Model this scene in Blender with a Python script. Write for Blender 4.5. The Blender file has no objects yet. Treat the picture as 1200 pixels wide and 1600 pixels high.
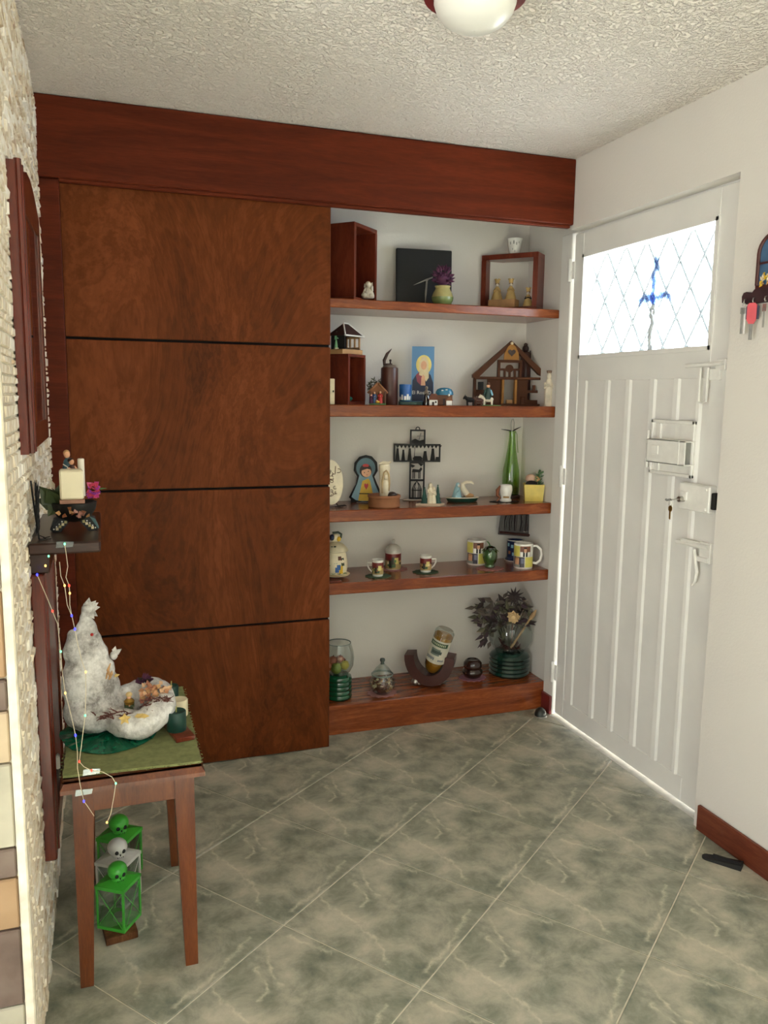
import bpy, bmesh, math, random
from mathutils import Vector, Matrix, noise as mnoise

R = random.Random(7)
sc = bpy.context.scene
COL = sc.collection

# ------------------------------------------------------------------ camera
FPX = 1263.0
YAW, PITCH, ROLL = [math.radians(a) for a in (19.274, 8.22, 0.724)]
CAM = Vector((0, 0, 1.42))
Fw = Vector((math.sin(YAW) * math.cos(PITCH), math.cos(YAW) * math.cos(PITCH), -math.sin(PITCH)))
_rt = Vector((math.cos(YAW), -math.sin(YAW), 0))
_up = _rt.cross(Fw)
Rt = _rt * math.cos(ROLL) + _up * math.sin(ROLL)
Up = _up * math.cos(ROLL) - _rt * math.sin(ROLL)
cam_d = bpy.data.cameras.new('camera')
cam_d.sensor_fit = 'HORIZONTAL'
cam_d.sensor_width = 36
cam_d.lens = FPX * 36 / 1200
cam_d.clip_start = 0.02
cam = bpy.data.objects.new('camera', cam_d)
COL.objects.link(cam)
mw = Matrix.Identity(4)
for i in range(3):
    mw[i][0], mw[i][1], mw[i][2], mw[i][3] = Rt[i], Up[i], -Fw[i], CAM[i]
cam.matrix_world = mw
sc.camera = cam

# ------------------------------------------------------------------ light and exposure
sc.view_settings.view_transform = 'Standard'
sc.view_settings.look = 'None'
sc.view_settings.gamma = 1
sc.view_settings.use_curve_mapping = False
sc.view_settings.exposure = 0.58
sc.cycles.use_denoising = True
sc.cycles.max_bounces = 10
sc.cycles.diffuse_bounces = 6
sc.cycles.transparent_max_bounces = 24
sc.cycles.sample_clamp_indirect = 6
world = bpy.data.worlds.new('overcast_sky')
sc.world = world
world.use_nodes = True
bg = world.node_tree.nodes['Background']
bg.inputs[0].default_value = (0.87, 0.945, 1.0, 1)
bg.inputs[1].default_value = 9.0
sun_d = bpy.data.lights.new('sun', 'SUN')
sun_d.energy = 62.0
sun_d.angle = math.radians(1)
sun_d.color = (1.0, .985, .965)
sun = bpy.data.objects.new('sun', sun_d)
COL.objects.link(sun)
sun.rotation_euler = Vector((-.12, 1, -1.0)).to_track_quat('-Z', 'Y').to_euler()


def area(name, loc, target, sx, sy, power, col=(1, 1, 1), portal=False):
    d = bpy.data.lights.new(name, 'AREA')
    d.shape = 'RECTANGLE'
    d.size, d.size_y, d.energy, d.color = sx, sy, power, col
    if portal:
        d.cycles.is_portal = True
    o = bpy.data.objects.new(name, d)
    COL.objects.link(o)
    o.location = loc
    o.rotation_euler = (Vector(target) - Vector(loc)).to_track_quat('-Z', 'Y').to_euler()
    return o


# daylight through the big window of the room behind the photographer; west lamp added to brighten the ceiling
area('front_window_daylight', (0.35, -1.25, 1.45), (0.35, 5, 1.25), 2.3, 1.5, 5, (0.96, 0.98, 1.0))
area('west_ceiling_fill', (-2.52, -0.2, 0.95), (.9, 1.5, 2.45), 1.5, 1.3, 72, (0.97, 0.98, 1.0))
area('door_window_portal', (1.96, 2.58, 1.79), (0, 2.58, 1.79), 0.8, 0.45, 1, portal=True)


# ------------------------------------------------------------------ photo ray helpers (place things at real depth)
def at(px, py, ax, v):
    d = Fw + Rt * ((px - 600) / FPX) - Up * ((py - 800) / FPX)
    i = 'xyz'.index(ax)
    return CAM + d * ((v - CAM[i]) / d[i])


# ------------------------------------------------------------------ materials
def lin(h):
    if isinstance(h, str):
        h = [int(h[i:i + 2], 16) / 255 for i in (0, 2, 4)]
        h = [c / 12.92 if c <= .04045 else ((c + .055) / 1.055) ** 2.4 for c in h]
    return tuple(h) + (1,)


MATS = {}


def nodes(name):
    m = bpy.data.materials.new(name)
    m.use_nodes = True
    nt = m.node_tree
    b = nt.nodes['Principled BSDF']
    return m, nt, b, nt.nodes.new, nt.links.new


def ramp(nt, stops):
    r = nt.nodes.new('ShaderNodeValToRGB')
    e = r.color_ramp.elements
    while len(e) < len(stops):
        e.new(0.5)
    for el, (p, c) in zip(e, stops):
        el.position = p
        el.color = lin(c)
    return r


def plain(name, hexc, rough=.5, metal=0, var=.12, scale=30, bump=0, emit=0, coat=0):
    """a simple coloured material with a little procedural mottling"""
    if name in MATS:
        return MATS[name]
    m, nt, b, N, L = nodes(name)
    tc = N('ShaderNodeTexCoord')
    nz = N('ShaderNodeTexNoise')
    nz.inputs['Scale'].default_value = scale
    nz.inputs['Detail'].default_value = 4
    L(tc.outputs['Object'], nz.inputs['Vector'])
    c = lin(hexc)
    d = tuple(x * (1 - var) for x in c[:3])
    e = tuple(min(1, x * (1 + var)) for x in c[:3])
    r = ramp(nt, [(.3, d), (.7, e)])
    L(nz.outputs['Fac'], r.inputs[0])
    L(r.outputs[0], b.inputs['Base Color'])
    b.inputs['Roughness'].default_value = rough
    b.inputs['Metallic'].default_value = metal
    if coat:
        b.inputs['Coat Weight'].default_value = coat
        b.inputs['Coat Roughness'].default_value = .15
    if bump:
        bp = N('ShaderNodeBump')
        bp.inputs['Strength'].default_value = bump
        bp.inputs['Distance'].default_value = .002
        L(nz.outputs['Fac'], bp.inputs['Height'])
        L(bp.outputs[0], b.inputs['Normal'])
    if emit:
        b.inputs['Emission Color'].default_value = c
        b.inputs['Emission Strength'].default_value = emit
    MATS[name] = m
    return m


def wood(name, dark, mid, light, rough=.35, stretch=(1, 1, 12), scale=3.0, figure=3.0, coat=.3, rings=0):
    """stretch: small value along the grain direction of the world axis"""
    if name in MATS:
        return MATS[name]
    m, nt, b, N, L = nodes(name)
    tc = N('ShaderNodeTexCoord')
    mp = N('ShaderNodeMapping')
    mp.inputs['Scale'].default_value = stretch
    L(tc.outputs['Object'], mp.inputs[0])
    n1 = N('ShaderNodeTexNoise')
    n1.inputs['Scale'].default_value = scale
    n1.inputs['Detail'].default_value = 8
    n1.inputs['Roughness'].default_value = .65
    n1.inputs['Distortion'].default_value = figure
    L(mp.outputs[0], n1.inputs['Vector'])
    n2 = N('ShaderNodeTexNoise')
    n2.inputs['Scale'].default_value = scale * 14
    n2.inputs['Detail'].default_value = 3
    L(mp.outputs[0], n2.inputs['Vector'])
    mx = N('ShaderNodeMath')
    mx.operation = 'MULTIPLY_ADD'
    L(n2.outputs['Fac'], mx.inputs[0])
    mx.inputs[1].default_value = .35
    L(n1.outputs['Fac'], mx.inputs[2])
    src = mx.outputs[0]
    if rings:
        s1 = N('ShaderNodeMath')
        s1.operation = 'MULTIPLY'
        L(n1.outputs['Fac'], s1.inputs[0])
        s1.inputs[1].default_value = rings
        s2 = N('ShaderNodeMath')
        s2.operation = 'SINE'
        L(s1.outputs[0], s2.inputs[0])
        s3 = N('ShaderNodeMath')
        s3.operation = 'MULTIPLY_ADD'
        L(s2.outputs[0], s3.inputs[0])
        s3.inputs[1].default_value = .05
        L(src, s3.inputs[2])
        src = s3.outputs[0]
    r = ramp(nt, [(.45, dark), (.68, mid), (.9, light)])
    L(src, r.inputs[0])
    L(r.outputs[0], b.inputs['Base Color'])
    b.inputs['Roughness'].default_value = rough
    b.inputs['Coat Weight'].default_value = coat
    b.inputs['Coat Roughness'].default_value = .2
    b.inputs['Specular IOR Level'].default_value = .1 + coat * .6
    bp = N('ShaderNodeBump')
    bp.inputs['Strength'].default_value = .06
    bp.inputs['Distance'].default_value = .002
    L(n2.outputs['Fac'], bp.inputs['Height'])
    L(bp.outputs[0], b.inputs['Normal'])
    MATS[name] = m
    return m


def glass(name, tint, gloss=.12, rough=.02):
    if name in MATS:
        return MATS[name]
    m, nt, b, N, L = nodes(name)
    nt.nodes.remove(b)
    out = nt.nodes['Material Output']
    tr = N('ShaderNodeBsdfTransparent')
    tr.inputs[0].default_value = lin(tint)
    gl = N('ShaderNodeBsdfGlossy')
    gl.inputs['Roughness'].default_value = rough
    lw = N('ShaderNodeLayerWeight')
    lw.inputs[0].default_value = .25
    ad = N('ShaderNodeMath')
    ad.operation = 'ADD'
    ad.use_clamp = True
    ml = N('ShaderNodeMath')
    ml.operation = 'MULTIPLY'
    ml.inputs[1].default_value = .55
    L(lw.outputs['Facing'], ml.inputs[0])
    L(ml.outputs[0], ad.inputs[0])
    ad.inputs[1].default_value = gloss * .5
    mx = N('ShaderNodeMixShader')
    L(ad.outputs[0], mx.inputs[0])
    L(tr.outputs[0], mx.inputs[1])
    L(gl.outputs[0], mx.inputs[2])
    L(mx.outputs[0], out.inputs[0])
    MATS[name] = m
    return m


def m_tile():
    """the same marble print on every tile, as on the real floor; veins follow segments in tile coordinates"""
    m, nt, b, N, L = nodes('marbled_floor_tile')
    tc = N('ShaderNodeTexCoord')
    P = tc.outputs['Object']

    def noise(scale, detail, rough, off, dist=0.0):
        mp = N('ShaderNodeMapping')
        mp.inputs['Location'].default_value = off
        L(P, mp.inputs[0])
        n = N('ShaderNodeTexNoise')
        n.inputs['Scale'].default_value = scale
        n.inputs['Detail'].default_value = detail
        n.inputs['Roughness'].default_value = rough
        n.inputs['Distortion'].default_value = dist
        L(mp.outputs[0], n.inputs['Vector'])
        return n

    def math_(op, x, y=None, clamp=False):
        q = N('ShaderNodeMath')
        q.operation = op
        q.use_clamp = clamp
        for i, v in enumerate((x, y)):
            if v is None:
                continue
            if isinstance(v, (int, float)):
                q.inputs[i].default_value = v
            else:
                L(v, q.inputs[i])
        return q.outputs[0]

    def vmath(op, x, y=None, out=0):
        q = N('ShaderNodeVectorMath')
        q.operation = op
        for i, v in enumerate((x, y)):
            if v is None:
                continue
            if isinstance(v, (tuple, Vector)):
                q.inputs[i].default_value = v
            else:
                L(v, q.inputs[i])
        return q.outputs[out]

    n1 = noise(8.5, 10, .68, (3.1, 1.7, 0), .3)
    big = noise(4.0, 2, .5, (9.3, 4.2, 0))
    tone = math_('ADD', math_('MULTIPLY', n1.outputs['Fac'], .72), math_('MULTIPLY', big.outputs['Fac'], .28))
    r1 = ramp(nt, [(.36, '676b60'), (.45, '858676'), (.53, 'a29e8d'), (.66, 'bfb7a3')])
    L(tone, r1.inputs[0])
    wob = noise(26, 4, .6, (0, 7, 0))
    w2 = vmath('SUBTRACT', wob.outputs['Color'], (.5, .5, .5))
    sc_ = N('ShaderNodeVectorMath')
    sc_.operation = 'SCALE'
    sc_.inputs['Scale'].default_value = .045
    L(w2, sc_.inputs[0])
    flat = vmath('MULTIPLY', vmath('ADD', P, sc_.outputs[0]), (1, 1, 0))
    ang = math.radians(37.91)
    ea, eb = Vector((math.cos(ang), math.sin(ang), 0)), Vector((math.sin(ang), -math.cos(ang), 0))
    lines_ = [[(.80, .05), (.64, .2), (.58, .33)], [(.6, .12), (.51, .29), (.41, .31)], [(.36, .02), (.30, .15)],
              [(.31, .18), (.26, .38), (.21, .56), (.07, .74)], [(.78, .90), (.62, .94), (.36, .96), (.12, .95)], [(.93, .1), (.95, .4)]]
    dmin = None
    for ln in lines_:
        for (u0, v0), (u1, v1) in zip(ln, ln[1:]):
            A = ((u0 - .5) * ea + (v0 - .5) * eb) * .4287
            D = ((u1 - u0) * ea + (v1 - v0) * eb) * .4287
            pa = vmath('SUBTRACT', flat, A)
            t = math_('MULTIPLY', vmath('DOT_PRODUCT', pa, D, 1), 1 / D.dot(D), True)
            cl = N('ShaderNodeVectorMath')
            cl.operation = 'SCALE'
            cl.inputs[0].default_value = D
            L(t, cl.inputs['Scale'])
            d = vmath('LENGTH', vmath('SUBTRACT', pa, cl.outputs[0]), None, 1)
            dmin = d if dmin is None else math_('MINIMUM', dmin, d)
    vein = ramp(nt, [(.0, (1, 1, 1)), (.002, (.7, .7, .7)), (.007, (0, 0, 0))])
    L(dmin, vein.inputs[0])
    brk = noise(30, 3, .6, (2, 2, 0))
    rb = ramp(nt, [(.36, (.15, .15, .15)), (.62, (.85, .85, .85))])
    L(brk.outputs['Fac'], rb.inputs[0])
    mix = N('ShaderNodeMix')
    mix.data_type = 'RGBA'
    L(math_('MULTIPLY', vein.outputs[0], rb.outputs[0]), mix.inputs['Factor'])
    L(r1.outputs[0], mix.inputs['A'])
    mix.inputs['B'].default_value = lin('cfc7b0')
    L(mix.outputs['Result'], b.inputs['Base Color'])
    b.inputs['Roughness'].default_value = .34
    b.inputs['Specular IOR Level'].default_value = .4
    return m


def m_stucco(name, col, scale, strength, dist):
    m, nt, b, N, L = nodes(name)
    tc = N('ShaderNodeTexCoord')
    n1 = N('ShaderNodeTexNoise')
    n1.inputs['Scale'].default_value = scale
    n1.inputs['Detail'].default_value = 3
    n1.inputs['Roughness'].default_value = .6
    n1.inputs['Distortion'].default_value = .1
    L(tc.outputs['Object'], n1.inputs['Vector'])
    r = ramp(nt, [(.42, (0, 0, 0)), (.58, (1, 1, 1))])
    L(n1.outputs['Fac'], r.inputs[0])
    bp = N('ShaderNodeBump')
    bp.inputs['Strength'].default_value = strength
    bp.inputs['Distance'].default_value = dist
    L(r.outputs[0], bp.inputs['Height'])
    L(bp.outputs[0], b.inputs['Normal'])
    b.inputs['Base Color'].default_value = lin(col)
    b.inputs['Roughness'].default_value = .85
    return m


def m_stone(name, cols, scale=14, rough=.8, bump=.35):
    """natural stone; each piece takes its own tone"""
    m, nt, b, N, L = nodes(name)
    tc = N('ShaderNodeTexCoord')
    oi = N('ShaderNodeNewGeometry')
    n1 = N('ShaderNodeTexNoise')
    n1.inputs['Scale'].default_value = scale
    n1.inputs['Detail'].default_value = 6
    L(tc.outputs['Object'], n1.inputs['Vector'])
    ad = N('ShaderNodeMath')
    ad.operation = 'MULTIPLY_ADD'
    L(oi.outputs['Random Per Island'], ad.inputs[0])
    ad.inputs[1].default_value = .5
    L(n1.outputs['Fac'], ad.inputs[2])
    sb = N('ShaderNodeMath')
    sb.operation = 'SUBTRACT'
    L(ad.outputs[0], sb.inputs[0])
    sb.inputs[1].default_value = .25
    n = len(cols)
    r = ramp(nt, [(.2 + .6 * i / (n - 1), c) for i, c in enumerate(cols)])
    L(sb.outputs[0], r.inputs[0])
    L(r.outputs[0], b.inputs['Base Color'])
    bp = N('ShaderNodeBump')
    bp.inputs['Strength'].default_value = bump
    bp.inputs['Distance'].default_value = .004
    L(n1.outputs['Fac'], bp.inputs['Height'])
    L(bp.outputs[0], b.inputs['Normal'])
    b.inputs['Roughness'].default_value = rough
    return m


TILE = m_tile()
GROUT = plain('pale_grout', 'd8d0bc', .9, scale=40)
CEIL = m_stucco('popcorn_ceiling', 'f7efe7', 70, .8, .016)
WALL = m_stucco('painted_plaster', 'ddd8d1', 110, .1, .002)
STONE = m_stone('split_stone_chip', ['bfa68b', 'dccdb5', 'e6dac7', 'f1e9dc', 'f7f1e8'], 40)
PANELW = wood('mahogany_veneer', '47200b', '622f12', '7a4020', .5, (2.0, 2.0, .8), 1.2, .8, 0, 120)
FASCIA = wood('red_mahogany', '451a0d', '572212', '682b18', .5, (.6, 6, 7), 2.5, 1.2, 0)
SHELFW = wood('shelf_mahogany', '5f2810', '7f3d1b', '9d552b', .25, (.7, 7, 7), 4, 1.5, .4)
CUBEW = wood('cube_mahogany', '4d1d12', '662a1a', '7a3824', .3, (4, 4, .8), 4, 1, .3)
TABLEW = wood('table_wood', '4a210c', '613013', '743d1a', .38, (6, 6, .7), 4, 1, .3)
FRAMEW = wood('frame_mahogany', '45170d', '5d2113', '702c1a', .25, (6, 6, .6), 4, 1, .5)
DARKW = wood('dark_wood', '24120d', '301a13', '3c231a', .3, (1, 6, 6), 4, 1, .3)
BASEW = wood('baseboard_wood', '4f2415', '663020', '74402b', .45, (6, .6, 6), 4, 1, .2)
DOORP = plain('cream_door_paint', 'e6e4df', .38, 0, .03, 6)
BLACK = plain('black', '090808', .6)
SOFTBLACK = plain('soft_black', '141211', .75)
CHROME = plain('steel', 'b9b6b0', .28, 1)
BRASS = plain('brass', 'b08a45', .35, 1)
WHITE = plain('white_glaze', 'e9e6df', .2, coat=.4)
CREAM = plain('cream', 'e7d9ba', .5)
IVORY = plain('ivory', 'd8c7a3', .5)
CERW = plain('aged_white', 'd6cbb7', .55, 0, .2)
STRAW = plain('straw', 'c4a468', .7)
GREY = plain('grey', '8b8a86', .5)
GOLD = plain('yellow', 'd2a92c', .5)
YELLOW = plain('pale_yellow', 'd6bf5b', .4)
RED = plain('red', 'b32520', .45)
MAROON = plain('maroon', '6d1f1f', .4)
BLUE = plain('blue', '275ca0', .4)
SKYB = plain('pale_blue', '7fb0c4', .45)
NAVY = plain('navy', '1c2742', .5)
GREEN = plain('leaf_green', '47703a', .55)
DGREEN = plain('dark_green', '143f33', .4)
LIME = plain('bright_green', '42a536', .35)
TEAL = plain('teal', '1c6b5e', .5)
PINK = plain('pink', 'c77d79', .8)
MAGENTA = plain('magenta', 'b73a80', .6)
PURPLE = plain('purple', '4d2140', .8)
SKIN = plain('skin', 'd9a27f', .5)
HAIR = plain('hair', '2a1710', .6)
BROWN = plain('brown', '5a3320', .6)
DBROWN = plain('dark_brown', '2f1710', .5)
TERRA = plain('terracotta', '8c5a3a', .75)
TAN = plain('tan', 'b58a5c', .7)
CLEAR = glass('clear_glass', 'eef3f0')
GGLASS = glass('green_glass', 'aecfa4', .2)
DGGLASS = glass('deep_green_glass', '2f6b52', .3)
BGLASS = glass('bottle_green_glass', 'b5d878', .2)
PGLASS = glass('smoky_glass', '77685c', .3)
MIRROR = plain('mirror', 'e8e8e8', .02, 1, 0)


# ------------------------------------------------------------------ mesh builder
def unit(v):
    return Vector(v).normalized()


class M:
    def __init__(s):
        s.v, s.f, s.fm, s.fs, s.mats = [], [], [], [], []
        s.T = Matrix.Identity(4)

    def add(s, V, F, mat, sm=False):
        o = len(s.v)
        s.v += [s.T @ Vector(p) for p in V]
        if mat not in s.mats:
            s.mats.append(mat)
        i = s.mats.index(mat)
        for f in F:
            s.f.append([o + a for a in f])
            s.fm.append(i)
            s.fs.append(sm)
        return s

    def box(s, a, b, mat, c=0.0):
        """axis box from corner a to corner b, edges chamfered by c"""
        a, b = [min(x, y) for x, y in zip(a, b)], [max(x, y) for x, y in zip(a, b)]
        if c <= 0:
            V = [(x, y, z) for z in (a[2], b[2]) for y in (a[1], b[1]) for x in (a[0], b[0])]
            return s.add(V, [(0, 2, 3, 1), (4, 5, 7, 6), (0, 1, 5, 4), (2, 6, 7, 3), (0, 4, 6, 2), (1, 3, 7, 5)], mat)
        c = min([c] + [(q - p) * .45 for p, q in zip(a, b)])
        bm = bmesh.new()
        bmesh.ops.create_cube(bm, size=1)
        for v in bm.verts:
            for i in range(3):
                v.co[i] = a[i] if v.co[i] < 0 else b[i]
        bmesh.ops.bevel(bm, geom=bm.edges[:], offset=c, segments=1, affect='EDGES')
        bm.verts.index_update()
        V = [v.co[:] for v in bm.verts]
        F = [[v.index for v in f.verts] for f in bm.faces]
        bm.free()
        return s.add(V, F, mat)

    def prism(s, poly, p0, p1, mat, plane='xz'):
        """extrude a 2-D outline; plane names the outline axes, p0..p1 the range on the third"""
        def P(u, v, w):
            return {'xz': (u, w, v), 'xy': (u, v, w), 'yz': (w, u, v)}[plane]
        n = len(poly)
        V = [P(u, v, p0) for u, v in poly] + [P(u, v, p1) for u, v in poly]
        F = [list(range(n)), list(range(2 * n - 1, n - 1, -1))]
        F += [(i, i + n, (i + 1) % n + n, (i + 1) % n) for i in range(n)]
        return s.add(V, F, mat)

    def lathe(s, prof, mat, c=(0, 0, 0), n=24, cap=True, sx=1, sy=1, sm=True, a0=0, a1=2 * math.pi):
        V, F = [], []
        full = abs(a1 - a0 - 2 * math.pi) < 1e-6
        nn = n if full else n + 1
        for r, z in prof:
            for i in range(nn):
                a = a0 + (a1 - a0) * i / n
                V.append((c[0] + r * sx * math.cos(a), c[1] + r * sy * math.sin(a), c[2] + z))
        for j in range(len(prof) - 1):
            for i in range(n):
                k = (i + 1) % nn
                F.append((j * nn + i, j * nn + k, (j + 1) * nn + k, (j + 1) * nn + i))
        if cap and full:
            F.append(list(range(n - 1, -1, -1)))
            F.append([(len(prof) - 1) * nn + i for i in range(n)])
        return s.add(V, F, mat, sm)

    def patch(s, r, d0, d1, z0, z1, mat, n=6, c=(0, 0, 0), r1=None):
        """curved print on a round body; degrees, 0 = towards local -y (front), + = right"""
        V, F = [], []
        for i in range(n + 1):
            a = math.radians(d0 + (d1 - d0) * i / n)
            for z, rr in ((z0, r), (z1, r1 or r)):
                V.append((c[0] + rr * math.sin(a), c[1] - rr * math.cos(a), c[2] + z))
        for i in range(n):
            F.append((2 * i, 2 * i + 2, 2 * i + 3, 2 * i + 1))
        return s.add(V, F, mat, True)

    def ball(s, c, r, mat, n=14, m=9):
        if not hasattr(r, '__len__'):
            r = (r, r, r)
        V, F = [(c[0], c[1], c[2] - r[2])], []
        for j in range(1, m):
            t = math.pi * j / m - math.pi / 2
            for i in range(n):
                a = 2 * math.pi * i / n
                V.append((c[0] + r[0] * math.cos(t) * math.cos(a), c[1] + r[1] * math.cos(t) * math.sin(a), c[2] + r[2] * math.sin(t)))
        V.append((c[0], c[1], c[2] + r[2]))
        e = len(V) - 1
        for i in range(n):
            k = (i + 1) % n
            F.append((0, 1 + k, 1 + i))
            F.append((e, e - n + i, e - n + k))
        for j in range(m - 2):
            for i in range(n):
                k = (i + 1) % n
                F.append((1 + j * n + i, 1 + j * n + k, 1 + (j + 1) * n + k, 1 + (j + 1) * n + i))
        return s.add(V, F, mat, True)

    def tube(s, pts, r, mat, n=8, closed=False, flat=1.0, sm=True):
        pts = [Vector(p) for p in pts]
        k = len(pts)
        rr = list(r) if hasattr(r, '__len__') else [r] * k
        V, F = [], []
        ref = None
        for i, p in enumerate(pts):
            if closed:
                t = pts[(i + 1) % k] - pts[i - 1]
            else:
                t = pts[min(i + 1, k - 1)] - pts[max(i - 1, 0)]
            t = t.normalized() if t.length > 1e-9 else Vector((0, 0, 1))
            if ref is None:
                ref = Vector((0, 1, 0)) if abs(t.y) < .9 else Vector((1, 0, 0))
            u = (ref - t * ref.dot(t)).normalized()
            ref = u
            w = t.cross(u)
            for j in range(n):
                a = 2 * math.pi * j / n
                V.append(p + (u * math.cos(a) * flat + w * math.sin(a)) * rr[i])
        for i in range(k if closed else k - 1):
            q = (i + 1) % k
            for j in range(n):
                h = (j + 1) % n
                F.append((i * n + j, i * n + h, q * n + h, q * n + j))
        if not closed:
            F.append(list(range(n - 1, -1, -1)))
            F.append([(k - 1) * n + j for j in range(n)])
        return s.add(V, F, mat, sm)

    def leaf(s, p, d, up, l, w, mat, th=None):
        """a pointed, slightly folded leaf with thickness"""
        p, d = Vector(p), unit(d)
        u = Vector(up)
        u = (u - d * u.dot(d)).normalized()
        sd = d.cross(u)
        th = th or w * .08
        P = [p, p + d * l * .4 + sd * w * .5 + u * w * .12, p + d * l, p + d * l * .4 - sd * w * .5 + u * w * .12, p + d * l * .4 - u * w * .05]
        Q = [q - u * th for q in P]
        V = P + Q
        F = [(0, 1, 4), (1, 2, 4), (2, 3, 4), (3, 0, 4), (5, 9, 6), (6, 9, 7), (7, 9, 8), (8, 9, 5), (0, 5, 6, 1), (1, 6, 7, 2), (2, 7, 8, 3), (3, 8, 5, 0)]
        return s.add(V, F, mat)

    def figure(s, c, h, robe, head=None, hood=None, w=.34, face=True):
        """small standing robed ceramic figure of height h, facing -y"""
        x, y, z = c
        r = h * w / 2
        s.lathe([(r * .96, 0), (r, h * .04), (r * .86, h * .25), (r * .66, h * .5), (r * .74, h * .68), (r * .5, h * .77), (r * .26, h * .80)], robe, c, 14, sy=.8)
        s.ball((x, y - r * .05, z + h * .88), (h * .085, h * .085, h * .11), head or robe, 10, 8)
        if hood:
            s.lathe([(r * .85, .52 * h), (r * .8, .72 * h), (h * .11, .84 * h), (h * .105, .93 * h), (h * .05, h * 1.0), (.001, h * 1.01)], hood, (x, y + h * .025, z), 12, a0=math.radians(-35), a1=math.radians(215))
        for q in (-1, 1):
            s.tube([(x + q * r * .7, y, z + h * .68), (x + q * r * .75, y - r * .55, z + h * .52), (x + q * r * .1, y - r * .95, z + h * .58)], [h * .05, h * .045, h * .03], robe, 6)
        s.ball((x, y - r * 1.0, z + h * .59), h * .035, head or robe, 6, 5)
        return s

    def mesh(s, name, origin=None):
        me = bpy.data.meshes.new(name)
        o = Vector(origin) if origin is not None else Vector((0, 0, 0))
        me.from_pydata([v - o for v in s.v], [], s.f)
        for m in s.mats:
            me.materials.append(m)
        me.polygons.foreach_set('material_index', s.fm)
        me.polygons.foreach_set('use_smooth', s.fs)
        bm = bmesh.new()
        bm.from_mesh(me)
        bmesh.ops.recalc_face_normals(bm, faces=bm.faces[:])
        for e in bm.edges:
            if len(e.link_faces) == 2 and e.calc_face_angle(0) > .7:
                e.smooth = False
        bm.to_mesh(me)
        bm.free()
        me.update()
        return me


def link(name, me, parent=None, loc=None, label=None):
    o = bpy.data.objects.new(name, me)
    COL.objects.link(o)
    if parent is not None:
        o.parent = parent
    if loc is not None:
        o.location = loc
    if label:
        o['label'] = label
    return o


def tag(o, label, cat, group=None):
    o['label'] = label
    o['category'] = cat
    if group:
        o['group'] = group
    return o


def struct(name, m, origin=None):
    o = link(name, m.mesh(name, origin), None, origin)
    o['kind'] = 'structure'
    return o


class Item:
    """a thing: an Empty at its base (made with the first part) or one mesh.
    Local axes: x right, -y towards the viewer, z up; lengths in k metres."""

    def __init__(s, name, label, cat, loc, rz=None, k=None, group=None, tilt=None):
        s.name, s.label, s.cat, s.group = name, label, cat, group
        s.loc = Vector(loc)
        s.rz = -math.atan2(s.loc.x, s.loc.y) if rz is None else rz
        s.k = (s.loc - CAM).dot(Fw) / FPX if k is None else k
        s.tilt = tilt or (0, 0)
        s.o = None

    def root(s):
        if s.o is None:
            s.o = bpy.data.objects.new(s.name, None)
            s.o.empty_display_size = .03
            COL.objects.link(s.o)
            s._place(s.o)
        return s.o

    def _place(s, o):
        o.location = s.loc
        o.rotation_euler = (s.tilt[0], s.tilt[1], s.rz)
        tag(o, s.label, s.cat, s.group)

    def _mesh(s, name, m):
        m.v = [v * s.k for v in m.v]
        return m.mesh(name)

    def part(s, name, m, label=None, parent=None, kind=None):
        o = link(name, s._mesh(name, m), parent or s.root(), None, label)
        if kind:
            o['kind'] = kind
        return o

    def solo(s, m):
        s.o = link(s.name, s._mesh(s.name, m))
        s._place(s.o)
        return s.o


def copy_tree(o, parent=None):
    c = o.copy()
    COL.objects.link(c)
    if parent is not None:
        c.parent = parent
    for ch in list(o.children):
        copy_tree(ch, c)
    return c


def lettering(text, size, mat, T, depth=.2):
    """text as thin raised letters, returns an M; T places it"""
    cu = bpy.data.curves.new('t', 'FONT')
    cu.body = text
    cu.size = size
    cu.extrude = depth
    cu.align_x = 'CENTER'
    cu.resolution_u = 2
    ob = bpy.data.objects.new('t', cu)
    COL.objects.link(ob)
    me = bpy.data.meshes.new_from_object(ob.evaluated_get(bpy.context.evaluated_depsgraph_get()))
    bpy.data.objects.remove(ob)
    bpy.data.curves.remove(cu)
    m = M()
    m.T = T
    m.add([v.co[:] for v in me.vertices], [list(p.vertices) for p in me.polygons], mat)
    bpy.data.meshes.remove(me)
    return m


def onshelf(px, z, y=None, py=None):
    """base point on a shelf top at height z: by depth y, or by the photo's base row py"""
    if y is None:
        return at(px, py, 'z', z)
    p = at(px, 800, 'y', y)
    for _ in range(3):
        # column px at height z on plane y
        d = p - CAM
        row = 800 - FPX * (Vector((p.x, y, z)) - CAM).dot(Up) / (Vector((p.x, y, z)) - CAM).dot(Fw)
        p = at(px, row, 'y', y)
    return Vector((p.x, y, z))


def clip_poly(poly, x0, x1, y0, y1):
    def cut(P, f):
        out = []
        for i, a in enumerate(P):
            b = P[(i + 1) % len(P)]
            fa, fb = f(a), f(b)
            if fa >= 0:
                out.append(a)
            if (fa >= 0) != (fb >= 0):
                t = fa / (fa - fb)
                out.append((a[0] + (b[0] - a[0]) * t, a[1] + (b[1] - a[1]) * t))
        return out
    for f in (lambda p: p[0] - x0, lambda p: x1 - p[0], lambda p: p[1] - y0, lambda p: y1 - p[1]):
        poly = cut(poly, f)
        if len(poly) < 3:
            return []
    return poly


# ================================================================== ROOM
XL, XR, ZC = -.170, 1.838, 2.368
YF = 1.60               # front end of the stone partition
YB = 3.425              # back wall of the niche
XN = 1.889              # right wall of the niche / plane of the metal door
YP = 3.135              # front edge of the shelves
D0, D1, DZ = 2.055, 3.035, 2.097   # door opening

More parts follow.
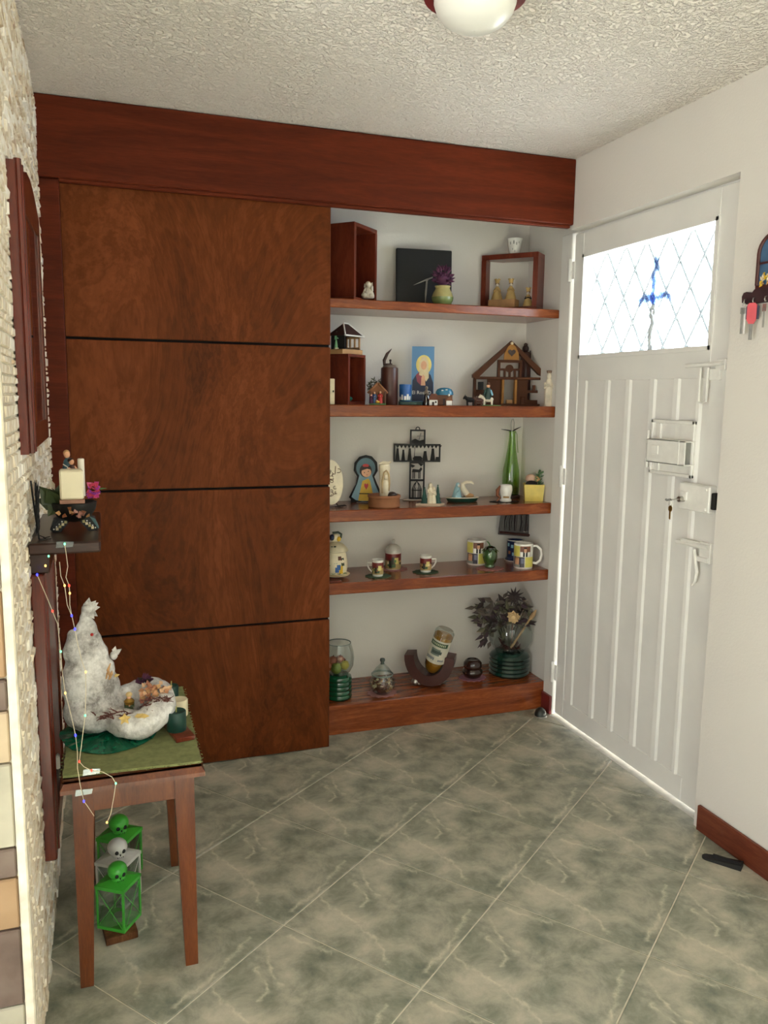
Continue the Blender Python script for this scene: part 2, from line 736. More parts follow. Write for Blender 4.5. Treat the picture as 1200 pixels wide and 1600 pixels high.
fl = struct('floor', M().box((-2.6, -1.3, -.06), (2.05, 3.55, -.003), GROUT))
th = math.radians(37.91)
TS, G = .4287, .0021
e1 = Vector((math.cos(th), math.sin(th), 0))
e2 = Vector((math.sin(th), -math.cos(th), 0))
hw = TS / 2 - G


def tile_mesh(poly, c):
    m = M()
    n = len(poly)
    cx = sum(p[0] for p in poly) / n
    cy = sum(p[1] for p in poly) / n
    inn = [(cx + (p[0] - cx) * (1 - .0015 / .2), cy + (p[1] - cy) * (1 - .0015 / .2)) for p in poly]
    V = [(x, y, -.004) for x, y in poly] + [(x, y, -.0015) for x, y in poly] + [(x, y, 0) for x, y in inn]
    F = [list(range(2 * n, 3 * n))] + [(i + o, (i + 1) % n + o, (i + 1) % n + n + o, i + n + o) for o in (0, n) for i in range(n)]
    m.add(V, F, TILE)
    return m.mesh('tile', c)


whole = None
NT = 0
for a in range(-16, 17):
    for b in range(-16, 17):
        c = Vector((.4938, 2.5774, 0)) + e2 * ((a + .5) * TS) + e1 * ((b + .5) * TS)
        quad = [c + e1 * (s * hw) + e2 * (t * hw) for s, t in ((-1, -1), (1, -1), (1, 1), (-1, 1))]
        poly = [(q.x, q.y) for q in quad]
        if c.y < YF:
            cl = clip_poly(poly, -2.6, XR, -1.3, YF + .4)
        else:
            cl = clip_poly(poly, XL - .02, XN + .05, YF - .4, 3.2)
        if len(cl) < 3:
            continue
        area2 = abs(sum(cl[i][0] * cl[(i + 1) % len(cl)][1] - cl[(i + 1) % len(cl)][0] * cl[i][1] for i in range(len(cl))))
        if area2 < .01:
            continue
        if area2 > 2 * (2 * hw) ** 2 - 1e-5:
            if whole is None:
                whole = tile_mesh(poly, c)
                # store it axis-aligned around its own centre
            link('tile', whole, fl, c)
        else:
            link('tile', tile_mesh(cl, c), fl, c)
        NT += 1

struct('ceiling', M().box((-2.75, -1.45, ZC), (2.1, 3.6, ZC + .1), CEIL))
struct('wall_back', M().box((-.165, YB, 0), (2.05, YB + .1, ZC), WALL))
struct('wall_niche', M().box((XN, 3.12, 0), (2.0, YB, ZC), WALL))
w = M()
w.box((XR, -1.3, 0), (1.96, D0, ZC), WALL)
w.box((XR, D0, DZ), (1.96, 2.99, ZC), WALL)
w.box((XN, 2.99, DZ), (1.96, 3.12, ZC), WALL)
struct('wall_right', w)
w = M()                                            # wall behind the photographer with a wide window
w.box((-2.6, -1.42, 0), (-.85, -1.3, ZC), WALL)
w.box((1.55, -1.42, 0), (1.96, -1.3, ZC), WALL)
w.box((-.85, -1.42, 0), (1.55, -1.3, .65), WALL)
w.box((-.85, -1.42, 2.25), (1.55, -1.3, ZC), WALL)
struct('wall_front', w)
w = M().box((-2.72, -1.3, 0), (-2.6, YF + .1, ZC), WALL)
struct('wall_west', w)
wf = M()
for x in (-.85, -.07, .73, 1.51):
    wf.box((x, -1.39, .65), (x + .04, -1.33, 2.25), WHITE)
for z in (.65, 2.21):
    wf.box((-.85, -1.39, z), (1.55, -1.33, z + .04), WHITE)
wn = struct('window_1', wf)
link('window_pane', M().box((-.81, -1.365, .69), (1.51, -1.36, 2.21), CLEAR).mesh('window_pane'), wn)

# ---- stone partition on the left
wl = struct('wall_left', M().box((-2.6, YF + .008, 0), (XL, 3.55, ZC), GROUT))
# big riven tiles on the end facing the camera
MT = [m_stone('riven_tan', ['84684c', '977959', 'a58666'], 9), m_stone('riven_brown', ['4d3d34', '66544a', '75655a'], 12),
      m_stone('riven_grey_beige', ['958f7e', 'a8a18e', 'b5ad9a'], 9), m_stone('riven_beige', ['9f8b70', 'af9a7e', 'bba88b'], 9)]
rows = [(.2, .389, 2), (.389, .53, 1), (.53, .622, 0), (.622, .675, 1), (.675, .822, 2), (.822, .911, 3), (.911, .964, 1), (.964, 1.108, 0),
        (1.108, 1.196, 2), (1.196, 1.25, 3), (1.25, 1.393, 0), (1.393, 1.448, 1), (1.448, 1.6, 2), (1.6, 1.7, 0), (1.7, 1.86, 3), (1.86, 2.0, 1), (2.0, 2.2, 2), (2.2, ZC, 0)]
rows = [(max(0, 1.42 + (a - 1.42) * YF / 1.37), min(ZC, 1.42 + (b - 1.42) * YF / 1.37), k) for a, b, k in rows]
for z0, z1, k in [r for r in rows if r[1] > .01 and r[0] < ZC]:
    x = XL - .012
    xe = x - R.uniform(.2, .34)
    while x > -2.55:
        xe = max(xe, -2.58)
        d = R.uniform(0, .004)
        tm = M()
        c = (xe, YF, z0)
        tm.box((xe + .002, YF - .004 - d, z0 + .002), (x - .002, YF + .01, z1 - .002), MT[k], .003)
        link('stone_tile', tm.mesh('stone_tile', c), wl, c)
        x = xe
        xe = x - R.uniform(.3, .5)
link('edge_trim', M().box((XL - .012, YF - .012, 0), (XL + .006, YF + .010, ZC), CERW, .003).mesh('edge_trim'), wl)
# split-face chips on the side facing the room
chips = []
CH = .026
z = 0.0
while z < ZC - .004:
    h = min(R.choice((.014, .018, .022, .027, .031)), ZC - z)
    y = YF + .002 - R.uniform(0, .05)
    while y < 2.985:
        l = R.uniform(.03, .12)
        y0, y1 = max(y, YF + .002), min(y + l, 2.988)
        if y1 - y0 > .012:
            chips.append((y0, y1, z, z + h, R.uniform(.003, .010)))
        y += l
    z += h
chips.sort(key=lambda c: c[0] + abs(c[2] - 1.6) * .05)


def chip(m, c, rnd):
    y0, y1, z0, z1, t = c
    g = .0012
    x = XL - .002
    b = .006
    V = [(x, y0 + g, z0 + g), (x, y1 - g, z0 + g), (x, y1 - g, z1 - g), (x, y0 + g, z1 - g)]
    V += [(XL + t * rnd.uniform(.55, 1), yy, zz) for yy, zz in ((y0 + b, z0 + b * .7), (y1 - b, z0 + b * .7), (y1 - b, z1 - b * .7), (y0 + b, z1 - b * .7))]
    m.add(V, [(4, 5, 6, 7), (0, 1, 5, 4), (1, 2, 6, 5), (2, 3, 7, 6), (3, 0, 4, 7)], STONE)


proto = []
for i in range(12):
    m = M()
    chip(m, (0, .08, 0, CH, R.uniform(.005, .009)), R)
    m.v = [v - Vector((XL, 0, 0)) for v in m.v]
    proto.append(m.mesh('stone_chip'))
for c in chips[:300]:
    o = link('stone_chip', R.choice(proto), wl, (XL, c[0], c[2]))
    o.scale = (1, (c[1] - c[0]) / .08, (c[3] - c[2]) / CH)
m = M()
for c in chips[300:]:
    chip(m, c, R)
o = link('stone_chips', m.mesh('stone_chips'), wl)
o['kind'] = 'stuff'

# ---- wooden front: post, fascia, sliding door
struct('trim_1', M().box((XL - .002, 2.99, 0), (-.104, 3.03, 2.112), FASCIA, .003))
va = Item('fascia_board', 'wide dark red wooden fascia board running under the ceiling above the sliding door and shelves', 'fascia', (.84, 2.97, 2.112), 0, 1)
m = M().box((XL - .002 - .84, .0, 0), (XR - .84, .03, ZC - 2.112 - .002), FASCIA, .004)
va.part('board', m)
va.part('lower_lip', M().box((-.104 - .84, .006, -.012), (XR - .84 - .012, .028, .001), FASCIA, .003))
va.part('track_soffit', M().box((-.104 - .84, .03, .03), (XR - .84 + .03, .075, .05), DBROWN))
sd = Item('sliding_door', 'tall brown wood sliding door of four stacked panels covering the left half', 'door', (.36, 3.009, .004), 0, 1)
zz = [0, .536, 1.066, 1.597, 2.135]
for i in range(4):
    m = M().box((-.104 - .36, 0, zz[i] + (.0045 if i else 0)), (.829 - .36, .022, zz[i + 1] - .0045), PANELW, .0015)
    m.T = Matrix.Identity(4)
    me = m.mesh('door_panel')
    o = link('door_panel', me, sd.root())
sd.part('backing_board', M().box((-.104 - .36, .014, 0), (.829 - .36 - .002, .026, 2.13), plain('gap_shadow_board', '0a0605', .95)))

# ---- shelves
SZ = {1: 1.7945, 2: 1.3803, 3: .9531, 4: .6497, 5: .127}
SL = {1: 'topmost thick wooden shelf with a black clock and two wooden cubes on it', 2: 'second wooden shelf from the top carrying a book and a little wooden house',
      3: 'middle wooden shelf carrying a black cut out cross and a green bottle', 4: 'fourth wooden shelf down carrying mugs and small cups'}
for i in range(1, 5):
    t = .048 if i > 1 else .036
    it = Item('wall_shelf', SL[i], 'shelf', (1.25, YP, SZ[i] - t), 0, 1, 'wooden shelves in the niche')
    it.solo(M().box((-.62, 0, 0), (XN - 1.25, YB - YP, t), SHELFW, .003))
it = Item('plinth_shelf', 'low wooden plinth shelf on the floor at the bottom of the niche', 'shelf', (1.25, 3.12, 0), 0, 1, 'wooden shelves in the niche')
it.part('front_board', M().box((-.55, 0, 0), (XN - 1.25 - .006, .02, .126), SHELFW, .002))
it.part('top_board', M().box((-.55, .003, .107), (XN - 1.25 - .002, YB - 3.12, .127), SHELFW, .002))

# ---- baseboards
struct('baseboard_right', M().box((XR - .014, -1.28, .001), (XR, D0 - .025, .088), BASEW, .003))
struct('baseboard_post', M().box((XN - .024, 3.042, .001), (XN - .006, 3.115, .085), MAROON, .002))

# ================================================================== METAL DOOR
XD = 1.885
dr = struct('door_1', M().box((XD + .004, D0 + .04, .016), (XD + .012, D1 - .012, 1.50), DOORP))


def dpart(name, m, parent=None, label=None):
    return link(name, m.mesh(name), parent or dr, None, label)


def dp(px, py, x=XD):
    p = at(px, py, 'x', x)
    return p.y, p.z


WY0, WY1, WZ0, WZ1 = 2.184, 2.962, 1.582, 1.998
YR, YL = 2.082, 3.028         # lock side, hinge side
for y0, y1 in ((YR, WY0), (WY1, YL)):
    dpart('stile', M().box((XD, y0, .014), (XD + .045, y1, 2.088), DOORP, .003))
dpart('top_rail', M().box((XD, WY0, WZ1), (XD + .045, WY1, 2.088), DOORP, .002))
dpart('middle_rail', M().box((XD, WY0, 1.488), (XD + .045, WY1, WZ0), DOORP, .002))
dpart('bottom_rail', M().box((XD, WY0, .014), (XD + .045, WY1, .10), DOORP, .002))
# ribbed sheet below the window
ribs = [(2.955, 2.880), (2.777, 2.722), (2.641, 2.585), (2.498, 2.440), (2.368, 2.312), (2.249, 2.20)]
prof = [(WY1, .012)]
for a, b in ribs:
    prof += [(a, .012), (a - .016, -.004), (b + .02, -.002), (b, .012)]
prof += [(WY0, .012)]
m = M()
V = [(XD + x, y, z) for z in (.098, 1.49) for y, x in prof]
n = len(prof)
m.add(V, [(i, i + 1, n + i + 1, n + i) for i in range(n - 1)], DOORP)
dpart('ribbed_sheet', m)
m = M()                               # end pieces closing each rib at the rail
for a, b in ribs:
    m.add([(XD + .012, a, .098), (XD - .004, a - .012, .112), (XD - .004, b + .016, .112), (XD + .012, b, .098)], [(0, 1, 2, 3)], DOORP)
# frame around leaf
fr = struct('door_frame', M().box((XD - .008, D1 + .004, 0), (XD + .06, 3.12, DZ), DOORP, .003))
link('frame_head', M().box((XD + .012, D0, 2.092), (XD + .06, D1, DZ + .02), DOORP).mesh('frame_head'), fr)
link('frame_lock_side', M().box((XD + .02, D0 - .02, 0), (XD + .06, YR - .006, DZ), DOORP).mesh('frame_lock_side'), fr)
link('sill', M().box((XD - .02, D0, -.008), (2.2, D1, .0005), plain('concrete', 'b5b0a5', .8)).mesh('sill'), fr)
# window: inner bead frame, pane, decorated cross, lattice
t = .012
wfm = M()
wfm.box((XD - .006, WY0 - .004, WZ0 - .002), (XD + .03, WY0 + t, WZ1), DOORP).box((XD - .006, WY1 - t, WZ0 - .002), (XD + .03, WY1 + .004, WZ1), DOORP)
wfm.box((XD - .006, WY0, WZ0 - .004), (XD + .03, WY1, WZ0 + t), DOORP).box((XD - .006, WY0, WZ1 - t), (XD + .03, WY1, WZ1 + .004), DOORP)
wo = dpart('window_frame', wfm)
PANE = glass('textured_pane', 'f4f8fb', .1, .3)
dpart('pane', M().box((XD + .016, WY0 + .008, WZ0 + .008), (XD + .021, WY1 - .008, WZ1 - .008), PANE), wo)
BARM = plain('weathered_white_bar', 'aeb0ac', .6)
q = M()
yc, zc = (WY0 + WY1) / 2, (WZ0 + WZ1) / 2
H, Wd = WZ1 - WZ0, WY1 - WY0
bars = []
sl = 1.55
for s in (-1, 1):
    for i in range(-5, 12):
        y0 = WY0 + i * .125 + (.02 if s > 0 else .05)
        # line from (y0, WZ0) going with slope
        pts = []
        for tt in (0, 1):
            zq = WZ0 + tt * H
            pts.append((y0 + s * tt * H / sl, zq))
        # clip to the window width
        (ya, za), (yb, zb) = pts
        if max(ya, yb) < WY0 or min(ya, yb) > WY1:
            continue

        def cl(y, z, ylim):
            f = (ylim - ya) / (yb - ya)
            return ylim, za + (zb - za) * f
        A, B = (ya, za), (yb, zb)
        if A[0] < WY0: A = cl(*A, WY0)
        if A[0] > WY1: A = cl(*A, WY1)
        if B[0] < WY0: B = cl(*B, WY0)
        if B[0] > WY1: B = cl(*B, WY1)
        dpart('lattice_bar', M().tube([(XD + .036 + .002 * s, A[0], A[1]), (XD + .036 + .002 * s, B[0], B[1])], .0058, BARM, 6), wo)
CB = glass('blue_leaded_glass', 'd4deee', .1, .2)
cy = dp(1016, 470)[0]
ztop, zbot, zarm = dp(1016, 405)[1], dp(1016, 548)[1], dp(1016, 465)[1]
m = M()
rr = random.Random(3)
for i in range(34):
    f = i / 33
    zz_ = ztop + (zbot - ztop) * f
    rad = .017 if f < .45 else .012
    m.ball((XD + .013, cy + rr.uniform(-.012, .012), zz_), (.004, rad * rr.uniform(.5, 1), rad), CB if f < .5 else plain('frosted_lead', 'c9d2d8', .5), 8, 5)
for i in range(26):
    f = i / 25
    m.ball((XD + .013, cy + .085 * (f - .5) * 2, zarm + rr.uniform(-.012, .012)), (.004, .012, .016 * rr.uniform(.5, 1.1)), CB, 8, 5)
o = dpart('stained_glass_cross', m, wo, 'blue leaded glass cross in the window')
o['kind'] = 'stuff'
# hinges
for px, py in ((888, 425), (879, 744), (865, 1048)):
    y, z = dp(px, py)
    h = M().lathe([(.008, -.045), (.009, -.043), (.009, -.002), (.0075, -.001), (.0075, .001), (.009, .002), (.009, .043), (.007, .046)], DOORP, (XD - .012, D1 + .004, z), 12)
    h.box((XD - .008, D1 - .02, z - .035), (XD - .004, D1 + .03, z + .035), DOORP, .001)
    dpart('hinge', h)
PAINT = plain('white_hardware_paint', 'e8e6e0', .35, 0, .05)
# upper bolt with hanging loop handle
(y0, z0), (y1, _) = dp(1077, 572), dp(1133, 572)
b = M().tube([(XD - .014, y0, z0), (XD - .014, y1 - .01, z0 + .004)], .0065, PAINT, 8)
b.box((XD - .012, y1 - .012, z0 - .016), (XD + .001, y1 + .03, z0 + .018), PAINT, .002)
b.box((XD - .012, *dp(1128, 594)), (XD + .001, *dp(1113, 576)), PAINT, .002)
bo = dpart('upper_bolt', b)
ly0, lz0 = dp(1104, 575)
ly1, lz1 = dp(1109, 630)
dpart('loop_handle', M().tube([(XD - .02, ly0 + .004, lz0), (XD - .02, ly0 + .004, lz1 + .004), (XD - .02, (ly0 + ly1) / 2, lz1), (XD - .02, ly1 - .004, lz1 + .004), (XD - .02, ly1 - .004, lz0)], .004, PAINT, 8), bo)
# peep hatch
a, b2 = dp(1022, 655), dp(1084, 748)
hy0, hy1, hz0, hz1 = b2[0], a[0], b2[1], a[1]
hm = M()
for (p, q2) in (((hy0, hz0), (hy1, hz0 + .012)), ((hy0, hz1 - .012), (hy1, hz1)), ((hy0, hz0), (hy0 + .012, hz1)), ((hy1 - .012, hz0), (hy1, hz1))):
    hm.box((XD - .012, p[0], p[1]), (XD + .006, q2[0], q2[1]), PAINT, .002)
hm.box((XD - .002, hy0, hz0), (XD + .004, hy1, hz1), PAINT)
hm.box((XD - .009, hy1 - .05, hz0 + .005), (XD, hy1 - .03, hz1 - .005), PAINT, .001)
ha = dpart('peep_hatch', hm)
hc0, hc1 = dp(1028, 683), dp(1086, 730)
hb = M()
yy0, yy1, z0, z1 = hc1[0] + .0, hc0[0], hc1[1] + .004, hc0[1] - .004
# hollow box, open at the lock side end
oc = [(z0, XD - .045), (z1, XD - .045), (z1, XD - .002), (z0, XD - .002)]
hb.box((XD - .046, yy0, z0), (XD - .042, yy1, z1), PAINT, .001).box((XD - .046, yy0, z1 - .004), (XD - .002, yy1, z1), PAINT, .001)
hb.box((XD - .046, yy0, z0), (XD - .002, yy1, z0 + .004), PAINT, .001).box((XD - .046, yy1 - .004, z0), (XD - .002, yy1, z1), PAINT, .001)
hb.box((XD - .042, yy0 + .012, z0 + .004), (XD - .003, yy0 + .014, z1 - .004), GREY)
hb.box((XD - .0475, yy0 + .03, z0), (XD - .045, yy0 + .034, z1), PAINT)
hb.box((XD - .049, yy1 - .065, z0 + .03), (XD - .045, yy1 - .03, z1 - .022), PAINT, .001)
dpart('latch_box', hb, ha)
hm = M()
for zq in (hz1 - .055, hz0 + .035):
    hm.tube([(XD - .014, hy1 + .008, zq - .016), (XD - .014, hy1 + .008, zq + .016)], .006, PAINT, 8)
hm.box((XD - .016, hy1, (hz0 + hz1) / 2 + .005), (XD - .004, hy1 + .02, (hz0 + hz1) / 2 + .025), PAINT, .002)
dpart('hatch_hinge', hm, ha)
# rim lock
a, b2 = dp(1073, 753), dp(1118, 803)
lm = M().box((XD - .03, b2[0], b2[1]), (XD + .002, a[0], a[1]), PAINT, .004)
lm.box((XD - .036, a[0] - .045, b2[1] + .032), (XD - .029, a[0] - .012, b2[1] + .062), PAINT, .002)
for dy, dz in ((.012, .012), (.012, -.012)):
    lm.ball((XD - .03, b2[0] + .016, (b2[1] if dz > 0 else a[1]) + dz), (.004, .005, .005), PAINT, 8, 5)
lo = dpart('rim_lock', lm)
dpart('strike_box', M().box((XD - .025, b2[0] - .018, b2[1] + .015), (XD + .002, b2[0] - .001, a[1] - .02), SOFTBLACK, .003), lo, 'black latch keeper')
ky, kz = dp(1078, 779)
dpart('key_cylinder', M().tube([(XD - .03, ky - .004, kz), (XD - .05, ky - .004, kz)], .010, CHROME, 12), lo, 'dark steel cylinder')
# lower bolt
(y0, z0), (y1, z1) = dp(1063, 845), dp(1114, 856)
b = M().tube([(XD - .016, y0, z0), (XD - .016, y1, z1)], .0075, PAINT, 10)
b.box((XD - .012, y1 - .002, z1 - .055), (XD + .002, y1 + .05, z1 + .014), PAINT, .002)
b.tube([(XD - .02, y0 - .03, z0 + .01), (XD - .006, y1 + .02, z0 + .008)], .006, PAINT, 8)
b.box((XD - .02, *dp(1110, 880)), (XD + .002, *dp(1091, 867)), PAINT, .002)
bo = dpart('lower_bolt', b)
hk = [dp(*p) for p in ((1093, 858), (1095, 878), (1097, 893), (1094, 908), (1089, 914))]
dpart('hook_handle', M().tube([(XD - .022, y, z) for y, z in hk], [.006, .006, .006, .005, .003], PAINT, 8), bo)
# keys in the lock
kb = Item('key_bunch', 'two keys hanging from the lock of the white metal door, one brass coloured', 'keys', (XD - .052, ky - .004, kz), 0, 1)
kb.part('key', M().box((-.024, -.003, -.0015), (0, .003, .0015), CHROME).box((-.034, -.012, -.001), (-.022, .012, .001), CHROME, .001).tube([(-.03, 0, 0), (-.034, .014, -.004), (-.034, .02, -.002)], .004, GREY, 6), 'dark steel key in the lock')
kb.part('key', M().prism([(.0, -.02), (.008, -.026), (.008, -.036), (.003, -.042), (.003, -.066), (-.003, -.068), (-.003, -.042), (-.009, -.036), (-.009, -.026), (-.003, -.02)], -.031, -.029, BRASS, 'yz'), 'hanging brass key')
kb.part('key_ring', M().tube([(-.03, .008 * math.cos(a), -.012 + .014 * math.sin(a)) for a in [i * math.pi / 6 for i in range(12)]], .0009, CHROME, 5, closed=True))

struct('wall_sky_block', M().box((-6, -4.2, -.05), (5, -4.0, 3.1), plain('sky_block_grey', '9c958a', .9)))  # unseen wall added to cut the skylight entering the front window
struct('ground_patio', M().box((-6, -4.0, -.06), (5, -1.42, -.01), plain('patio_concrete', '8f8a80', .9)))
# outside ground seen as a bright gap under the door and through the window
struct('ground_outside', M().box((2.2, -2, -.06), (8, 7, -.01), plain('pale_pavement', 'cfcac0', .9)))

# ================================================================== CEILING LAMP
la = Item('ceiling_lamp', 'round ceiling lamp with a white globe in a dark red holder', 'lamp', (.8535, 1.846, ZC), 0, 1)
la.part('lamp_holder', M().lathe([(.02, 0), (.112, 0), (.122, -.008), (.124, -.022), (.119, -.034), (.098, -.036), (.095, -.02), (.02, -.018)][::-1], MAROON, n=40, cap=False), 'dark red ring')
GLOBE = plain('opal_globe', 'e9e7e1', .3, 0, .02, 4)
la.part('globe', M().lathe([(.001, -.106), (.026, -.104), (.052, -.097), (.074, -.084), (.089, -.066), (.096, -.046), (.095, -.03), (.09, -.012)], GLOBE, n=40, cap=False), 'white glass globe')

# ================================================================== SHELF 1
def cube_frame(it, w, h, d, t, mat, back=True):
    it.part('bottom_board', M().box((-w / 2, 0, 0), (w / 2, d, t), mat, .0015))
    it.part('top_board', M().box((-w / 2, 0, h - t), (w / 2, d, h), mat, .0015))
    it.part('side_board', M().box((-w / 2, 0, t), (-w / 2 + t, d, h - t), mat))
    it.part('side_board', M().box((w / 2 - t, 0, t), (w / 2, d, h - t), mat))
    if back:
        it.part('back_panel', M().box((-w / 2 + t, d - .006, t), (w / 2 - t, d - .001, h - t), mat))


Z1 = SZ[1]
p = onshelf(553, Z1, y=3.185)
A1 = math.radians(43)
c1 = Item('cube_shelf', 'tall open wooden cube turned sideways at the left end of the top shelf', 'cube shelf', (p.x + .075, p.y + .062, Z1), A1, 1)
cube_frame(c1, .19, .305, .15, .016, CUBEW)
c1.o.location = (p.x + .095 * math.cos(A1), p.y + .095 * math.sin(A1), Z1)


def angel_statue(name, label, px, z, y, h, cat='figurine', mat=CERW, rz=None):
    it = Item(name, label, cat, onshelf(px, z, y=y), rz)
    return it


it = Item('angel_figurine', 'small white seated angel figurine inside the tall wooden cube on the top shelf', 'figurine', onshelf(575, Z1 + .016, y=3.235))
m = M().lathe([(8, 0), (10, 2), (9, 8), (6, 14), (4.5, 17)], CERW, n=12, sx=1.0, sy=.8)
m.ball((0, -1, 21), (4.3, 4.3, 4.8), CERW).ball((-5.5, -4, 5), (5, 5, 4), CERW).ball((4.5, -5, 4), (5.5, 4, 3.6), CERW)
m.tube([(4, -2, 15), (6.5, -4, 12), (6, -5.5, 18)], 2, CERW).tube([(-4, -2, 15), (-6, -4, 10), (-2, -6, 9)], 2, CERW)
it.part('body', m)
it.part('wing', M().leaf((2, 4, 16), (.5, .2, 1), (0, -1, 0), 11, 8, CERW, 1))
it.part('wing', M().leaf((-2, 4, 16), (-.5, .2, 1), (0, -1, 0), 9, 7, CERW, 1))
it.part('hair', M().ball((0, .3, 22.3), (4.6, 4.4, 4.4), TAN, 10, 6))

p = onshelf(661, Z1, y=3.36)
ck = Item('square_clock', 'square black wall clock with two silver hands propped against the wall on the top shelf', 'clock', p, -.12, tilt=(-.06, 0))
ck.part('face', M().box((-44, -5, 0), (45, 0, 90), BLACK, 1.2))
hx, hz = 4, 43
ck.part('hour_hand', M().prism([(hx - 1, hz), (hx + 1.4, hz - 2), (hx - .2, hz - 21), (hx - 2.7, hz - 38), (hx - 3, hz - 20)], -7.5, -6.7, CHROME), 'silver hand pointing down')
ck.part('minute_hand', M().prism([(hx - 22, hz - 9), (hx - 1, hz - 1), (hx + 9, hz + 3), (hx + 9.5, hz + 5.5), (hx - 1, hz + 1.5)], -8.7, -7.9, CHROME), 'long silver hand')
ck.part('hub', M().tube([(hx, -5, hz), (hx, -9.4, hz)], 1.8, CHROME, 10))

p = onshelf(691, Z1, y=3.24)
va1 = Item('clay_vase', 'round yellow green glazed vase holding dried purple flowers', 'vase', p)
m = M().lathe([(10, 0), (13, 3), (16.5, 9), (17, 14)], plain('green_pot_glaze', '788450', .25), n=24, cap=False).lathe([(17, 14), (15, 20), (12, 25), (11, 28), (12.5, 31), (11, 31), (9.5, 27), (9, 22)], plain('yellow_pot_glaze', 'aba06a', .25), n=24, cap=False)
m.lathe([(10, 0), (.1, .2)], MATS['green_pot_glaze'], cap=False)
va1.solo(m)
fl1 = Item('dried_flowers', 'bunch of dried purple flowers standing in the yellow green vase', 'flowers', p)
m = M()
rr = random.Random(5)
for i in range(70):
    a, t, q = rr.uniform(0, 6.28), rr.uniform(-.35, 1.4), 15
    cx, cy, cz = q * math.cos(a) * math.cos(t), q * .8 * math.sin(a) * math.cos(t), 44 + 15 * math.sin(t)
    m.leaf((cx * .75, cy * .75, cz - 3), (cx, cy, cz - 40 + rr.uniform(-4, 4)), (rr.uniform(-1, 1), rr.uniform(-1, 1), .5), rr.uniform(6, 10), 5.5, rr.choice([PURPLE, PURPLE, plain('plum', '6b3a55', .8)]))
m.ball((0, 0, 42), (11, 9, 11), PURPLE, 10, 7)
fl1.part('blossoms', m, kind='stuff')
fl1.part('stems', M().tube([(0, 0, 8), (1, 0, 33)], 3, BROWN, 6).tube([(-3, 0, 8), (-4, 0, 36)], 1.2, BROWN, 6))

p = onshelf(838, Z1, y=3.215)
A2 = math.radians(-47)
c2 = Item('cube_shelf', 'open backed wooden cube with three figures inside at the right end of the top shelf', 'cube shelf', p, A2, 1)
cube_frame(c2, .262, .252, .10, .022, CUBEW, False)
c2.o.location = (p.x - .131 * math.cos(A2), p.y - .131 * math.sin(A2), Z1)


def c2p(u, v):   # local across/depth inside that cube
    o = c2.o.location
    return Vector((o.x + u * math.cos(A2) - v * math.sin(A2), o.y + u * math.sin(A2) + v * math.cos(A2), Z1 + .022))


bl = Item('wooden_block', 'pale wooden block under two figures inside the right wooden cube', 'block', c2p(-.035, .045), A2, 1)
bl.solo(M().box((-.065, -.03, 0), (.06, .03, .036), TAN, .001))
for i, (u, v, dz, h, lb) in enumerate(((-.07, .045, .036, .100, 'left crowned straw angel figure on the pale block in the wooden cube'), (-.005, .045, .036, .098, 'right crowned straw angel figure on the pale block in the wooden cube'), (.075, .05, 0, .092, 'lower crowned straw figure standing beside the pale block in the wooden cube'))):
    q = c2p(u, v)
    f = Item('straw_figure', lb, 'figurine', (q.x, q.y, q.z + dz), None, 1)
    sc_ = h
    m = M().lathe([(.26 * sc_, 0), (.25 * sc_, .06 * sc_), (.18 * sc_, .3 * sc_), (.10 * sc_, .52 * sc_), (.07 * sc_, .6 * sc_)], STRAW, n=14)
    f.part('robe', m)
    f.part('head', M().ball((0, 0, .68 * sc_), .085 * sc_, CERW, 10, 7).ball((0, .012 * sc_, .71 * sc_), (.095 * sc_, .085 * sc_, .075 * sc_), BROWN, 10, 6))
    cr = M().lathe([(.085 * sc_, .74 * sc_), (.10 * sc_, .82 * sc_), (.115 * sc_, .91 * sc_), (.10 * sc_, .91 * sc_), (.08 * sc_, .80 * sc_)], STRAW, n=12, cap=False)
    for k in range(6):
        a = k * math.pi / 3
        cr.ball((.112 * sc_ * math.cos(a), .112 * sc_ * math.sin(a), .92 * sc_), .03 * sc_, STRAW, 6, 5)
    f.part('crown', cr)
    f.part('arms', M().tube([(-.09 * sc_, 0, .52 * sc_), (-.15 * sc_, -.08 * sc_, .4 * sc_), (0, -.16 * sc_, .46 * sc_), (.15 * sc_, -.08 * sc_, .4 * sc_), (.09 * sc_, 0, .52 * sc_)], .03 * sc_, STRAW if i < 2 else SOFTBLACK, 6))
q = c2p(.0, .05)
cu = Item('white_cup', 'small white tapered cup standing on top of the right wooden cube', 'cup', (q.x + .005, q.y, Z1 + .252), None)
m = M().lathe([(7.5, 0), (8, .6), (11.5, 23), (12, 24.5), (10.8, 24.2), (7, 2), (.1, 2)], WHITE, n=24, cap=False).lathe([(.1, .1), (7.5, 0)], WHITE, cap=False)
cu.part('body', m)
m = M()
for d, z, s in ((-38, 17, 4), (-8, 18, 5), (15, 16, 4), (-20, 8, 3), (2, 5, 3), (35, 18, 3)):
    m.patch(8.15 + z * .152, d - s, d + s, z - s * .5, z + s * .5, GREY, 3, r1=8.15 + (z + s * .5) * .152)
cu.part('printed_sprigs', m)

# ================================================================== SHELF 2
Z2 = SZ[2]
p = onshelf(544, Z2, y=3.20)
A3 = math.radians(38)
c3 = Item('cube_shelf', 'small open wooden cube at the left end of the second shelf under a toy stable', 'cube shelf', p, A3, 1)
cube_frame(c3, .125, .205, .12, .012, CUBEW)
c3.o.location = (p.x + .0625 * math.cos(A3), p.y + .0625 * math.sin(A3), Z2)


def c3p(u, v, z=0):
    o = c3.o.location
    return Vector((o.x + u * math.cos(A3) - v * math.sin(A3), o.y + u * math.sin(A3) + v * math.cos(A3), Z2 + z))


